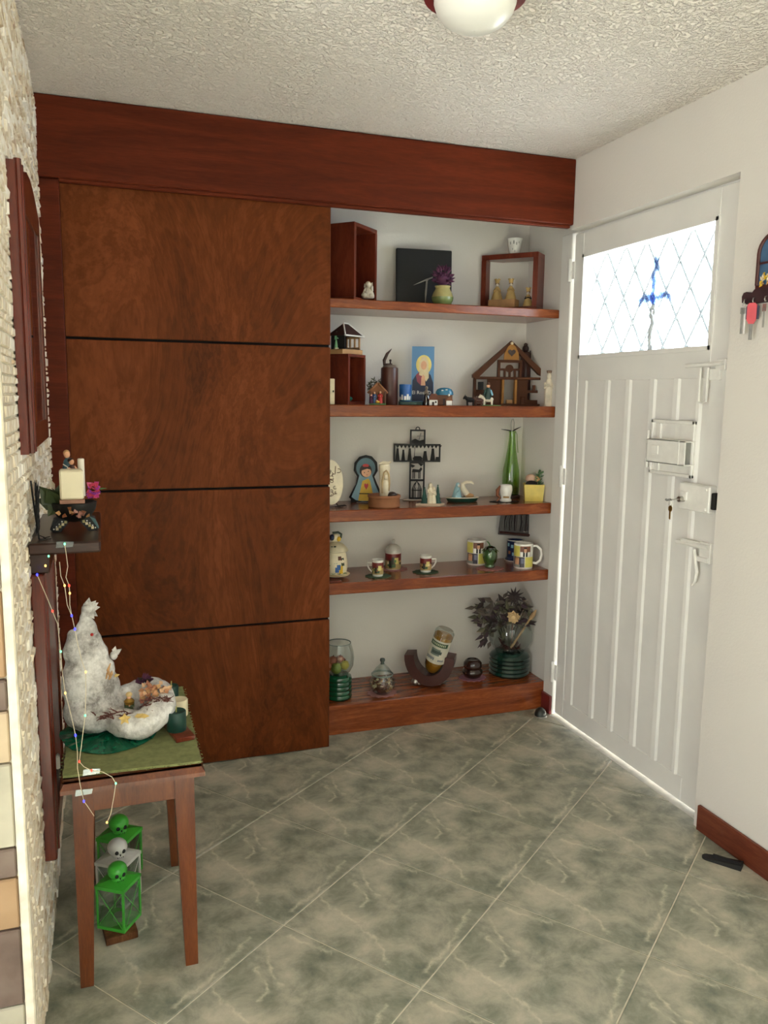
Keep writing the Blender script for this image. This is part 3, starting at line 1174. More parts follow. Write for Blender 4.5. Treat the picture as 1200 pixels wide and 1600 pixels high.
it = Item('dove_ornament', 'white ornament on a green base inside the small wooden cube', 'figurine', c3p(-.015, .05, .012))
it.part('body', M().lathe([(2, 8), (4, 12), (6, 20), (6.5, 30), (5, 38), (2.5, 44), (.3, 46)], WHITE, n=16).ball((1, -4, 20), (3, 3, 6), WHITE).tube([(0, 0, 2), (0, 0, 10)], 2, GOLD))
it.part('base', M().ball((3, -2, 4.4), (9, 7, 4.4), TEAL, 14, 7))
bx = Item('pine_block', 'upright pale wooden piece with a small dark mark beside the small wooden cube', 'block', onshelf(519, Z2, y=3.17), .1)
bx.part('body', M().box((-9, 0, 0), (4.5, 5, 40), IVORY, 1))
bx.part('mark', M().box((.6, -.4, 19), (3, .3, 22), BLACK))
pb = c3p(-.005, .055, .205)
it = Item('stable_plinth', 'pale wooden slab under the toy stable on the small cube', 'block', pb, A3 - .15, 1)
it.solo(M().box((-.062, -.042, 0), (.058, .05, .019), TAN, .001))
st = Item('toy_stable', 'toy stable with a dark snowy roof on top of the small wooden cube', 'toy house', (pb.x, pb.y, pb.z + .019), A3 - .05, 1)
ROOFD = plain('dark_roof', '3c211c', .7, 0, .3)
w_, d_, h_ = .052, .036, .055
m = M().box((-w_, d_ - .004, 0), (w_, d_, h_), DBROWN).box((-w_, -d_, 0), (-w_ + .004, d_, h_), SOFTBLACK).box((-w_, -d_, 0), (w_, d_, .003), DBROWN)
st.part('walls', m)
m = M()
for y in (-d_, -.012, .012, d_ - .006):
    m.box((w_ - .006, y, 0), (w_, y + .006, h_), TAN)
m.box((w_ - .006, -d_, h_ - .008), (w_, d_, h_), TAN).box((w_ - .006, -d_, .0), (w_, d_, .012), TAN)
st.part('fence_wall', m)
m = M()
o_ = .012
V = [(-w_ - o_, -d_ - o_, h_), (w_ + o_, -d_ - o_, h_), (w_ + o_, d_ + o_, h_), (-w_ - o_, d_ + o_, h_), (-w_ * .3, 0, h_ + .052), (w_ * .3, 0, h_ + .052)]
m.add(V, [(0, 1, 5, 4), (1, 2, 5), (2, 3, 4, 5), (3, 0, 4), (3, 2, 1, 0)], ROOFD)
rf = st.part('roof', m)
m = M()
for a, b in ((0, 1), (1, 2), (1, 5), (0, 4), (5, 2), (4, 5)):
    m.tube([V[a], V[b]], .0035, plain('snow', 'dcdad6', .8), 6)
st.part('snow_edges', m, None, rf)
gv = Item('green_statuette', 'pale green little statue of a robed woman in front of the toy stable', 'figurine', (pb.x - .045, pb.y - .045, pb.z + .019))
gv.loc = Vector((onshelf(527, pb.z + .019, y=pb.y - .02)))
PGREEN = plain('pale_green', '8fc79a', .4)
m = M().figure((0, 0, 2), 26, PGREEN, PGREEN, PGREEN, .36)
gv.part('body', m)
gv.part('base', M().lathe([(5.5, 0), (5.5, 2.2)], CREAM, n=14))

tw = Item('dry_twig', 'dry grey green twig lying behind the little nativity hut', 'twig', onshelf(592, Z2, y=3.33))
m = M()
rr = random.Random(9)
for i in range(9):
    a = rr.uniform(-.9, .5)
    pts = [(0, 0, 0), (math.sin(a) * 14, rr.uniform(-3, 3), 18), (math.sin(a) * 24, rr.uniform(-4, 4), 34 + rr.uniform(-6, 6))]
    m.tube(pts, [1, .8, .4], plain('dry_stem', '55523f', .8), 5)
    for k in range(9):
        t = rr.uniform(.3, 1)
        b = Vector(pts[1]).lerp(Vector(pts[2]), t)
        m.leaf(b, (rr.uniform(-1, 1), rr.uniform(-.4, .4), rr.uniform(-.3, 1)), (0, -1, 0), 6, 2, plain('dry_leaf', '5d5f48', .8), .3)
tw.solo(m)
nh = Item('nativity_hut', 'tiny colourful nativity hut in front of the brown cylinder', 'figurine', onshelf(590, Z2, y=3.19))
m = M().prism([(-12, 0), (12, 0), (12, 20), (0, 33), (-12, 20)], 3, 6, TERRA).box((-13, -6, 0), (13, 6, 2.5), GREEN)
nh.part('hut_back', m)
m = M()
for s in (-1, 1):
    m.tube([(0, 0, 34), (s * 15.5, 0, 18)], 2, TERRA, 6).box((s * 12 - 1.2, -5, 2), (s * 12 + 1.2, 5, 21), BROWN)
nh.part('hut_roof', m)
m = M().figure((-5, -3, 2.4), 18, plain('robe_blue', '35507a', .5), SKIN, NAVY, .44).figure((4, -3, 2.4), 19, RED, SKIN, BROWN, .44)
nh.part('couple', m)
nh.part('child', M().ball((0, -6, 4.5), (3.5, 2, 2), GOLD, 10, 6).ball((-1.5, -6.5, 6.3), 1.6, SKIN, 8, 6))
nh.part('shepherd', M().figure((-10, -5, 2.4), 14, PURPLE, SKIN, PURPLE, .5))

cy_ = Item('leather_cylinder', 'tall brown leather covered cylinder with a leaf topped lid', 'box', onshelf(608, Z2, y=3.27))
LEATH = plain('leather', '45231c', .35, 0, .15)
cy_.part('body', M().lathe([(12.8, 0), (13.4, 1), (13.4, 55), (12.8, 57)], LEATH, n=28))
ld = cy_.part('lid', M().lathe([(10.5, 57), (11, 58), (9, 61), (3, 61.8)], plain('lid_grey', '6f625a', .5), n=24))
cy_.part('leaf_finial', M().tube([(-8, 0, 58), (-8.5, 0, 68), (-4, 0, 78), (3, 0, 86)], [1.6, 2.6, 2.2, .3], DBROWN, 8, flat=.4), None, ld)
cy_.part('knob', M().ball((1, 0, 68), 2, DBROWN, 8, 6).tube([(1, 0, 61), (1, 0, 68)], 1.3, DBROWN).tube([(-9, 0, 62), (4, 0, 62)], 1.6, DBROWN), None, ld)

# book with a haloed woman
bk = Item('prayer_book', 'upright blue book showing a haloed woman, lettering El Ros on its cover', 'book', onshelf(660, Z2, y=3.31), None, tilt=(-.05, 0))
bk.part('pages', M().box((-17, 1, .6), (16.5, 5, 89), CREAM))
COVER = m_stone('cover_blue', ['1d3d63', '2c5f92', '5b90bd', '7fb0cf'], .02, .3, 0)
cv = bk.part('cover', M().box((-17.5, 0, 0), (17, 1, 90), COVER, .3).box((-17.5, 5, 0), (17, 6, 90), COVER, .3).box((-17.8, 0, 0), (-17, 6, 90), COVER))


def disc(m, x, z, rx, rz, y, mat, n=20, th=.12):
    return m.prism([(x + rx * math.cos(2 * math.pi * i / n), z + rz * math.sin(2 * math.pi * i / n)) for i in range(n)], y, y - th, mat)


m = M()
disc(m, 1, 62, 12, 15, -.05, plain('halo', 'e3cf7a', .4))
m.prism([(-16.8, 6), (16.5, 6), (16, 34), (12, 46), (6, 52), (-5, 52), (-11, 46), (-16, 38)], -.05, -.25, NAVY)
m.prism([(-11, 46), (-5, 52), (1, 36), (-3, 30), (-9, 36)], -.25, -.4, plain('dusk_red', '8a3247', .4))
m.prism([(-6, 46), (-6, 66), (-2, 74), (4, 74), (8, 66), (9, 42), (5, 36), (0, 44)], -.25, -.45, plain('veil', 'd9c59a', .4))
disc(m, 1, 61, 4.6, 6.8, -.45, SKIN)
m.prism([(-3, 30), (4, 30), (3, 44), (0, 47), (-2.5, 42)], -.45, -.6, SKIN)
bk.part('cover_picture', m, None, cv)
m = lettering('El Ros', 7.6, WHITE, Matrix.Translation((-7.2, -.7, 16.5)) @ Matrix.Rotation(math.pi / 2, 4, 'X'), .1)
bk.part('title', m, None, cv)
m = lettering('D', 7.6, WHITE, Matrix.Translation((10.5, -.7, 16.5)) @ Matrix.Rotation(math.pi / 2, 4, 'X'), .1)
bk.part('title', m, None, cv)
gb = Item('green_booklet', 'flat dark green box lying in front of the blue book', 'box', onshelf(641, Z2, y=3.245), -.2)
gb.solo(M().box((-18, -8, 0), (17, 6, 5.5), DGREEN, .6))
bc = Item('painted_mug', 'small blue painted cup with white houses on the green box beside the book', 'cup', (gb.loc + Vector((-.022, .004, 5.7 * gb.k))))
m = M().lathe([(8.5, 0), (9, 1), (9.6, 25), (9, 26), (8, 25), (7.5, 3), (.1, 3)], BLUE, n=20, cap=False).lathe([(.1, .1), (8.5, 0)], BLUE, cap=False)
bc.part('body', m)
m = M()
for d, h in ((-55, 5), (-30, 8), (0, 6), (25, 9), (50, 6)):
    m.patch(9.5, d - 10, d + 10, 2, 2 + h, WHITE, 3, r1=9.6)
m.patch(9.35, -80, 80, 1, 3, TEAL, 10)
bc.part('painted_houses', m)

gs = Item('glass_statuette', 'small smoky figure standing in front of the lettering of the blue book', 'figurine', onshelf(666, Z2, y=3.22))
m = M().lathe([(6.5, 0), (6.6, 3), (5.5, 12), (4.2, 16), (2.5, 18)], PGLASS, n=14)
m.figure((0, 0, 2), 28, plain('smoky_stone', '7a6a58', .3), None, None, .26)
gs.solo(m)
vil = [(677, 3.17, 'tiny white cottage with a brown roof in front of the book', 13, 9, WHITE, plain('cottage_roof', '6b3a26', .7)),
       (694, 3.20, 'small brown ceramic house with a glazed blue roof at the right of the book', 17, 17, plain('brown_clay', '6a4028', .6), plain('blue_glaze', '2f6f8f', .2))]
for i, (px, y, lb, w_, h, wm, rm) in enumerate(vil):
    it = Item('ceramic_cottage', lb, 'toy house', onshelf(px, Z2, y=y), None)
    w2 = w_ / 2 + (i * 4)
    it.part('walls', M().box((-w2, -5, 0), (w2, 6, h), wm, .8))
    if i == 0:
        m = M().prism([(-w2 - 1.5, h - .5), (w2 + 1.5, h - .5), (w2 - 2, h + 9), (-w2 + 3, h + 9)], -6.5, 7.5, rm)
    else:
        m = M().lathe([(14, 0), (13.5, 5), (11, 9), (6, 11), (.2, 11.5)], rm, (0, 0, h - 1), 18, sy=.6)
    it.part('roof', m)
    m = M().box((-2, -5.6, 0), (1.5, -4.8, h * .6), DBROWN).box((w2 * .4, -5.6, h * .4), (w2 * .4 + 2.5, -4.8, h * .75), DBROWN)
    it.part('door_and_window', m)
    if i == 1:
        it.part('porch', M().box((3, -9, 0), (12, -4, 8), WHITE, .6).prism([(1, 7.5), (14, 7.5), (7.5, 14)], -10, -3, plain('porch_roof', '7a4a30', .7)))
        it.part('snow_dots', M().ball((-3, -6.5, h + 6), (2.2, 1.4, 1.2), WHITE, 8, 5).ball((3, -6.5, h + 7), (2, 1.4, 1), WHITE, 8, 5).ball((7, -8, h - 1), 2, WHITE, 8, 5))

# wooden house plaque
hp = Item('wooden_house_plaque', 'flat open wooden house with gabled roof and pale heart arch on the second shelf', 'toy house', onshelf(795, Z2, y=3.325), math.radians(-14))
HW = wood('plaque_wood', '3d2418', '573524', '6f4731', .5, (.04, .04, .5), 1, 1, 0)
HW2 = wood('plaque_pale_wood', '8a5f30', 'a6763f', 'bb8b50', .5, (.04, .04, .5), 1, 1, 0)
W2 = 57
hp.part('floor_board', M().box((-W2, -7, 0), (W2, 6, 3), HW, .5))
hp.part('attic_floor', M().box((-W2, -6, 40), (W2, 5, 44), HW, .5))
for x in (-W2, -13, 7.5, W2 - 3.5):
    hp.part('post', M().box((x, -5, 3), (x + 3.5, 5, 40), HW2 if x in (-13, 7.5) else HW, .4))
for s in (-1, 1):
    hp.part('rafter', M().prism([(s * (W2 + 2), 42), (s * (W2 + 2), 47), (0, 99), (0, 90), (s * 6, 86), (s * (W2 - 7), 43)], -6, 5, HW))
hp.part('wall_panel', M().box((-35, 1, 3), (-13, 4, 40), HW).box((-W2 + 3, 1, 14), (-40, 4, 24), HW), 'left lower wall')
hp.part('wall_panel', M().box((11, 1, 3), (29, 4, 40), HW).box((29, 1, 3), (W2 - 3, 4, 9), HW).box((29, 1, 20), (W2 - 3, 4, 24), HW))
hp.part('gallery', M().box((-20, -3, 66), (18, 3, 70), HW).box((-20, -3, 44), (-16, 3, 68), HW).box((14, -3, 44), (18, 3, 68), HW).box((-16, -3, 54), (14, 3, 57), HW))
m = M()
for x in (-10, -2, 6):
    m.box((x, -2, 44), (x + 3, 2, 54), HW)
disc(m, -1, 57, 6, 6, 1.5, HW, 16, 3)
hp.part('balusters', m)
hp.part('heart_arch', M().prism([(-12, 70), (12, 70), (11, 80), (6, 90), (0, 95), (-6, 90), (-11, 80)], -7.5, -4, HW2), 'pale arch')
m = M()
hpts = [(6 * 1.0 * math.sin(t) ** 3, 81 + .38 * (13 * math.cos(t) - 5 * math.cos(2 * t) - 2 * math.cos(3 * t) - math.cos(4 * t))) for t in [i * 2 * math.pi / 24 for i in range(24)]]
m.prism(hpts, -8.2, -7.4, DBROWN)
hp.part('heart', m)
hp.part('ridge_knob', M().tube([(0, -8, 95), (0, -5, 95)], 2.2, IVORY, 10))
hp.part('furniture', M().box((-5, -4, 3), (5, 0, 9), TAN, .5).box((18, -4, 3), (24, 0, 14), HW, .5).box((36, -4, 24), (40, 0, 32), HW).box((-50, -4, 24), (-42, 0, 36), SOFTBLACK))
bc2 = Item('bird_cylinder', 'slim brown cylinder with a bird shaped top behind the wooden house', 'box', onshelf(819, Z2, y=3.385))
bc2.part('body', M().lathe([(8, 0), (8.2, 1), (8.2, 80), (7.4, 82)], LEATH, n=20))
bc2.part('bird', M().ball((-1, 0, 87), (5, 5, 6), DBROWN).tube([(6, 0, 82), (16, 0, 90)], [2, 1], DBROWN, 6, flat=.5).tube([(-5, 0, 84), (-18, 0, 86)], [1.6, .7], DBROWN, 6, flat=.5).ball((-1, -1, 93), 3, DBROWN))
ws = Item('white_statuette', 'white praying woman statuette at the far right end of the second shelf', 'figurine', onshelf(856, Z2, y=3.185))
m = M().lathe([(7.5, 0), (7.5, 3), (6.4, 5), (6.6, 18), (6.2, 30), (5, 38), (3, 43)], CERW, n=16, sy=.85)
m.ball((0, 0, 46), (3.6, 3.6, 5), CERW).lathe([(3, 50), (4, 54)], CERW, n=10)
m.tube([(-6, -1, 36), (-5.5, -5, 29), (0, -6, 33), (5.5, -5, 29), (6, -1, 36)], 1.7, CERW)
for q in (-4, -1.5, 1.5, 4):
    m.tube([(q, -5.6, 4), (q * .8, -5.2, 26)], .7, CERW, 5)
ws.part('figure', m)
ws.part('crown', M().lathe([(3.3, 51), (4.3, 55), (3.8, 55), (3, 52)], BROWN, n=12))
# donkey, ox and rider group
for nm, lb, px, mat, s in (('horse_figurine', 'small black horse figurine at the left of the rider', 735, SOFTBLACK, 1.0), ('ox_figurine', 'small reddish brown ox figurine next to the black horse', 748, plain('ox_brown', '4a2a1e', .5), .92)):
    it = Item(nm, lb, 'figurine', onshelf(px, Z2, y=3.19 + (.015 if mat is SOFTBLACK else 0)))
    m = M().ball((0, 0, 9 * s), (7 * s, 3.4 * s, 4 * s), mat).ball((-3.5 * s, 0, 9.5 * s), (3.5 * s, 3.3 * s, 4 * s), mat)
    m.tube([(-5 * s, 0, 10 * s), (-8 * s, -.5, 13 * s), (-9 * s, -.8, 14 * s)], [3 * s, 2.3 * s, 1.8 * s], mat).tube([(-8.6 * s, -1, 13.6 * s), (-11 * s, -1.4, 10 * s)], [2.1 * s, 1.2 * s], mat)
    for x, q in ((-5, -1.6), (-4, 1.6), (4.6, -1.6), (5.3, 1.6)):
        m.tube([(x * s, q * s, 8 * s), (x * s - .4, q * s, 4 * s), (x * s, q * s, 0)], [1.9 * s, 1.1 * s, 1.1 * s], mat, 6)
    m.tube([(6.5 * s, 0, 10 * s), (8.6 * s, 0, 7 * s), (8.4 * s, 0, 3 * s)], [1, .8, .5], mat, 5)
    it.part('body', m)
    m = M()
    for q in (-1, 1):
        m.tube([(-8.6 * s, q * 1.1 - .8, 14.5 * s), (-8.4 * s, q * 1.8 - .8, 17.5 * s)], [.8, .2], mat, 5)
    it.part('ears', m)
rd = Item('rider_figurine', 'small ceramic rider in dark coat on a pale donkey before the wooden house', 'figurine', onshelf(762, Z2, y=3.18))
m = M().ball((0, 0, 10), (9, 4, 4.6), CERW)
m.tube([(-7, 0, 11), (-11, 0, 16)], [3, 2.2], CERW).tube([(-10.5, 0, 16.5), (-14, 0, 12.5)], [2.4, 1.4], CERW)
for x, q in ((-6, -2), (-5, 2), (6, -2), (6.6, 2)):
    m.tube([(x, q, 9), (x, q, 1)], [2, 1.3], CERW, 6)
rd.part('donkey', m)
rd.part('base', M().lathe([(12, 0), (11, 1.4)], GREEN, n=18, sy=.5).lathe([(9, 0), (8, 1.2)], GREEN, (12, -2, 0), 14, sy=.5))
m = M().lathe([(6, 10), (5.6, 16), (5, 24), (2.4, 28)], plain('rider_green', '1f3a33', .4), n=12, sy=.8).tube([(-4, -1, 24), (-6, -4, 19), (-7, -4, 17)], 1.6, plain('rider_green', '1f3a33'), 6).tube([(4, -1, 24), (6, -3.5, 19), (7, -4, 16)], 1.6, SKYB, 6)
m.ball((0, 0, 31), (3, 3, 3.4), SKIN).lathe([(4.6, 32.6), (2.8, 33.4), (2.4, 35.5), (.4, 36)], BROWN, n=12)
rd.part('rider', m)

# ================================================================== SHELF 3
Z3 = SZ[3]
S3 = lambda px, y: onshelf(px, Z3, y=y)
pl = Item('oval_plaque', 'oval cream plaque with dark line drawing at the left edge of the middle shelf', 'plaque', S3(521, 3.235), .12, tilt=(-.1, 0))
m = M()
disc(m, -3, 39, 20, 35, 2, CREAM, 36, 4)
pb_ = pl.part('plate', m)
m = M()
rr = random.Random(11)
for i in range(20):
    cx, cz, a = rr.uniform(-14, 10), rr.uniform(18, 58), rr.uniform(0, 6.28)
    if ((cx + 3) / 17) ** 2 + ((cz - 39) / 30) ** 2 > .9:
        continue
    rad = rr.uniform(2, 5)
    m.tube([(cx + rad * math.cos(a + t), -2.3, cz + rad * math.sin(a + t) * .8) for t in [k * .5 for k in range(9)]], .45, BROWN, 4)
m.tube([(4, -2.3, 52), (5, -2.3, 64)], .6, BROWN, 4)
pl.part('line_drawing', m, None, pb_)
m = M().tube([(-12, -5, .8), (8, -7, .8), (16, -3, .8), (4, 4, .8)], .8, BLACK, 6).tube([(6, -5, 1), (6, 2, 6)], .8, BLACK, 6)
for k in range(5):
    m.tube([(4 + k * 3, -6 + k, .8), (7 + k * 3, -4 + k, 3), (9 + k * 3, -7 + k, .8)], .7, BLACK, 5)
pl.part('wire_stand', m)

# cut-out painted madonna
vg = Item('painted_cutout', 'flat painted woman in pale blue cloak with red heart on yellow dress', 'figurine', S3(571, 3.34), None, tilt=(-.06, 0))
bl_ = [(-25, 8), (-17, 1), (-5, -1 + 2), (12, 1), (25, 12), (17, 30), (13, 40), (18, 49), (17, 62), (9, 71), (0, 73), (-10, 70), (-17, 61), (-18, 49), (-13, 40), (-15, 28)]
vg.part('backing', M().prism([(x * 1.04, z * 1.02) for x, z in bl_], 0, 3, SOFTBLACK).box((-23, 0, 0), (-14, 6, 7), BLACK, .5))
m = M()
disc(m, 0, 54, 15, 16, -.02, plain('dull_blue', '4d6a75', .5), 24, .3)
m.prism([(-22, 9), (-15, 4), (-5, 2), (13, 3), (22, 13), (14, 31), (9, 46), (-9, 46), (-13, 30)], -.1, -.4, plain('cloak_blue', '7797a3', .5))
vg.part('cloak', m)
m = M().prism([(-11, 3), (-11, 6), (-5, 34), (4, 38), (7, 34), (13, 8), (12, 3)], -.4, -.7, GOLD)
vg.part('dress', m)
vg.part('belt', M().box((-10, -.9, 13.5), (12, -.6, 15), SOFTBLACK))
m = M()
disc(m, 0, 50, 9.5, 10.5, -.45, HAIR, 20, .3)
disc(m, 1, 47.5, 7.6, 7.4, -.75, SKIN, 20, .3)
m.prism([(-7, 50), (-4, 56), (3, 56), (7, 52), (2, 53)], -1.05, -1.25, HAIR)
disc(m, 0, 58, 5, 2.6, -.8, RED, 14, .4)
disc(m, -2, 47, .8, .9, -1.05, HAIR, 8, .2)
disc(m, 4, 49, .8, .9, -1.05, HAIR, 8, .2)
disc(m, 2, 43.5, 1.2, .5, -1.05, RED, 8, .2)
vg.part('face', m)
m = M().prism([(1 + .42 * 6 * 1.3 * math.sin(t) ** 3 * 1.0, 26 + .36 * (13 * math.cos(t) - 5 * math.cos(2 * t) - 2 * math.cos(3 * t) - math.cos(4 * t))) for t in [i * 2 * math.pi / 24 for i in range(24)]], -.75, -1.1, RED)
vg.part('heart', m)

bw = Item('clay_bowl', 'round brown clay bowl in front of the painted cutout', 'bowl', S3(600, 3.20))
bw.solo(M().lathe([(23, 0), (25, 2), (24.5, 14), (26, 16), (25.5, 19), (23, 19.5), (21.5, 17), (22, 12), (.1, 11.5)], TERRA, n=32, cap=False).lathe([(.1, .1), (23, 0)], TERRA, cap=False))
q = bw.loc
an = Item('hooded_figure', 'cream carved hooded figure standing in the brown clay bowl', 'figurine', (q.x, q.y, q.z + 11.6 * bw.k))
PEARL = plain('pearl_cream', 'e2d5bb', .35, 0, .12)
m = M().lathe([(6, 0), (7, 3), (7.5, 20), (8, 38), (9, 50), (8, 55), (2, 56)], PEARL, n=16, sy=.7)
m.ball((2, -5, 20), (5, 3.5, 12), PEARL).ball((2.5, -6, 35), (3.6, 3.2, 4.6), PEARL)
an.part('body', m)
m = M().tube([(-3, -4.5, 10), (-3, -6, 30), (-1, -6.5, 42), (3, -6.8, 46), (7, -6, 40), (8, -5, 26), (7, -4.5, 14)], 1.4, plain('hood_edge', 'b89c72', .5), 7)
m.tube([(-8, 0, 55), (-2, 0, 58), (6, 0, 57), (10, 0, 59)], 2, PEARL, 7)
an.part('hood', m)
rk = Item('dark_stone', 'dark brown stone lying in the clay bowl beside the hooded figure', 'stone', (q.x + 12 * bw.k, q.y - 4 * bw.k, q.z + 11.6 * bw.k))
rk.solo(M().ball((0, 0, 6), (8, 6, 6.2), plain('dark_rock', '33221d', .45, 0, .25), 12, 8).ball((6, -1, 3.6), (5, 4, 3.8), plain('dark_rock', '33221d'), 10, 7))

# black laser-cut cross
cr = Item('cutout_cross', 'black cut out metal cross with nativity silhouettes standing on the middle shelf', 'cross', S3(651, 3.385), -.25)
t = 2.6
m = M()


def outline(m, x0, z0, x1, z1, t=2.4):
    m.box((x0, 0, z0), (x1, 2, z0 + t), BLACK).box((x0, 0, z1 - t), (x1, 2, z1), BLACK)
    m.box((x0, 0, z0), (x0 + t, 2, z1), BLACK).box((x1 - t, 0, z0), (x1, 2, z1), BLACK)


outline(m, -12, 0, 12, 58)
outline(m, -37, 58, 36, 86)
outline(m, -12, 86, 12, 108)
m.box((-12, 0, 28), (12, 2, 31), BLACK)
cr.part('cross_frame', m)
cr.part('hanging_loop', M().tube([(3 * math.cos(a), 1, 109 + 3 * math.sin(a)) for a in [i * math.pi / 5 for i in range(11)]], .8, BLACK, 6))
m = M()
for x, h, w in ((-31, 19, 7), (-22, 17, 6), (-12, 19, 7), (12, 15, 9), (24, 19, 8)):
    m.prism([(x - w / 2, 60), (x + w / 2, 60), (x + w * .3, 60 + h * .6), (x + w * .22, 60 + h), (x - w * .22, 60 + h), (x - w * .3, 60 + h * .6)], .4, 1.6, SOFTBLACK)
m.prism([(-6, 60), (7, 60), (8, 64), (5, 67), (-4, 67), (-7, 64)], .4, 1.6, SOFTBLACK)
m.tube([(-5, 1, 61), (-4, 1, 80), (-2, 1, 83)], .5, SOFTBLACK, 5)
for x in range(-34, 36, 6):
    m.prism([(x, 84), (x + 6, 84), (x + 3, 79)], .5, 1.5, SOFTBLACK)
m.prism([(28, 60), (34, 60), (34, 66), (29, 66)], .5, 1.5, SOFTBLACK)
m.prism([(-12, 88), (12, 88), (10, 93), (3, 91), (-4, 94), (-10, 91)], .5, 1.5, SOFTBLACK)
m.tube([(2, 1, 92), (5, 1, 103)], .8, GREY, 5).tube([(-1, 1, 98), (10, 1, 98)], .7, GREY, 5)
cr.part('people_silhouettes', m)
m = M().prism([(-8, 42), (5, 42), (8, 47), (6, 50), (3, 46), (-7, 47)], .5, 1.5, SOFTBLACK)
for x in (-7, -4.5, 2, 4):
    m.box((x, .5, 32), (x + 1.4, 1.5, 43), SOFTBLACK)
m.prism([(-10, 55), (-3, 52), (-7, 49), (-11, 51)], .5, 1.5, SOFTBLACK).prism([(1, 56), (10, 55), (6, 51)], .5, 1.5, SOFTBLACK)
cr.part('donkey_silhouette', m)
m = M()
for x in (-6, -2, 2, 6):
    m.box((x - .5, .5, 2), (x + .5, 1.5, 18), BLACK)
for k in (1, .6):
    m.tube([(-7 * k, 1, 2), (-7 * k, 1, 16), (-4 * k, 1, 23), (0, 1, 28), (4 * k, 1, 23), (7 * k, 1, 16), (7 * k, 1, 2)], .7, BLACK, 5)
m.box((-8, .5, 13), (8, 1.5, 14.5), BLACK)
cr.part('window_tracery', m)
dsh = Item('round_doily', 'pale round doily lying behind the clay bowl under the black cross', 'doily', S3(648, 3.375), 0)
m = M().lathe([(.1, .15), (19, .15), (20, .6), (19, .9), (.1, .8)], CERW, n=28, sy=.55, cap=False)
dsh.solo(m)
cr.o.location.z += .9 * cr.k

tr = Item('tree_scene', 'white couple between two small green trees on a pale base', 'figurine', S3(671, 3.20), -.3)
tr.part('base', M().prism([(-22, -7), (16, -10), (24, 3), (-12, 9)], 0, 3, plain('scene_base', 'c9b49c', .6), 'xy'))
for x, y, h in ((-8, 2, 25), (13, 4, 29)):
    m = M()
    for k in range(4):
        m.lathe([(6.5 - k * 1.3, 3 + k * h * .2), (2.2 - k * .3, 4 + h * .26 + k * h * .2)], plain('pine_green', '1d4a40', .5, 0, .3), (x, y, 0), 9, sm=False)
    m.ball((x, y, 3 + h * .95), 1.4, DGREEN, 6, 5)
    tr.part('pine_tree', m)
tr.part('couple', M().figure((1, -1, 3), 32, PEARL, PEARL, PEARL, .32).figure((6, -2, 3), 26, PEARL, PEARL, PEARL, .34))

pt = Item('glass_dish', 'dark green oval dish with a pale rim on the middle shelf', 'dish', S3(722, 3.27), -.1)
pt.part('dish_body', M().lathe([(22, 0), (24, 1), (26.5, 6.5), (24, 6.5), (.1, 5.5)], DGREEN, n=32, sy=.45, cap=False).lathe([(.1, .1), (22, 0)], DGREEN, n=32, sy=.45, cap=False))
pt.part('rim', M().lathe([(27, 6.3), (27.5, 7.2), (26, 7.8), (24, 6.8)], CERW, n=32, sy=.45, cap=False))
q = pt.loc
wv = Item('kneeling_figure', 'pale blue kneeling figure on the green oval dish', 'figurine', (q.x - 9 * pt.k, q.y, q.z + 6 * pt.k))
PBG = plain('pale_blue_glaze', '8fb5bd', .3)
m = M().lathe([(8, 0), (8, 2), (6, 9), (4.6, 15), (3.5, 18)], PBG, n=14).ball((.8, -.5, 20), (3.6, 3.6, 4.6), PBG).tube([(-3, 0, 15), (0, -5, 10), (4, -4, 14)], 1.8, PBG)
wv.part('body', m)
wv.part('face', M().ball((2.3, -2.6, 19.6), (1.9, 1.6, 2.6), PEARL, 8, 6))
cvf = Item('curved_figure', 'cream curved figure with a tan foot beside the blue kneeling figure', 'figurine', (q.x + 7 * pt.k, q.y, q.z + 6 * pt.k))
cvf.part('arc', M().tube([(2, 0, 3), (-5, 0, 14), (-6, 0, 21), (-1, 0, 24.5), (7, 0, 25), (11, 0, 22)], [5, 4.4, 3.4, 2.5, 2.2, 1.2], PEARL, 10))
cvf.part('foot', M().ball((4, -1, 3.6), (8, 4.5, 3.8), TAN, 12, 8))

gb_ = Item('green_bottle', 'tall green glass bottle with a leaf and wire tie around its neck', 'bottle', S3(797, 3.345))
gb_.part('glass_body', M().lathe([(11, 0), (13, 2), (13.2, 24), (12.6, 38), (9.5, 54), (6.6, 72), (5, 88), (4.8, 96), (5.4, 96.5), (5.4, 99)], BGLASS, n=28, cap=False).lathe([(.1, .3), (11, 0)], BGLASS, cap=False))
gb_.part('inner_dregs', M().lathe([(9, 1.5), (11.5, 3), (11.2, 12), (4, 16)], plain('dregs', '2c3a16', .5), n=18))
m = M()
for a, l in ((2.75, 18), (3.5, 12), (.35, 15), (-.3, 12)):
    m.leaf((0, -4, 99), (math.cos(a), -.3, .35 + .2 * math.cos(a)), (0, 0, 1), l, 6, SOFTBLACK, .7)
gb_.part('leaf_tie', m)
gb_.part('wire_loop', M().tube([(-2, 0, 97), (-2.2, 0, 112), (-1, 0, 117), (1, 0, 117.5), (2.2, 0, 112), (2, 0, 97)], .6, GREY, 6))
gb_.part('cord', M().tube([(5, -2, 98), (7, -3, 94), (8, -4, 80), (9.5, -6, 66)], .9, plain('cord', '8a9a70', .8), 6))
bs = Item('bottle_coaster', 'dark brown wooden coaster under the tall green bottle', 'coaster', S3(797, 3.345))
bs.solo(M().lathe([(14, 0), (15, 1), (15, 4), (14, 5)], DBROWN, n=24))
gb_.o.location.z += 5 * gb_.k

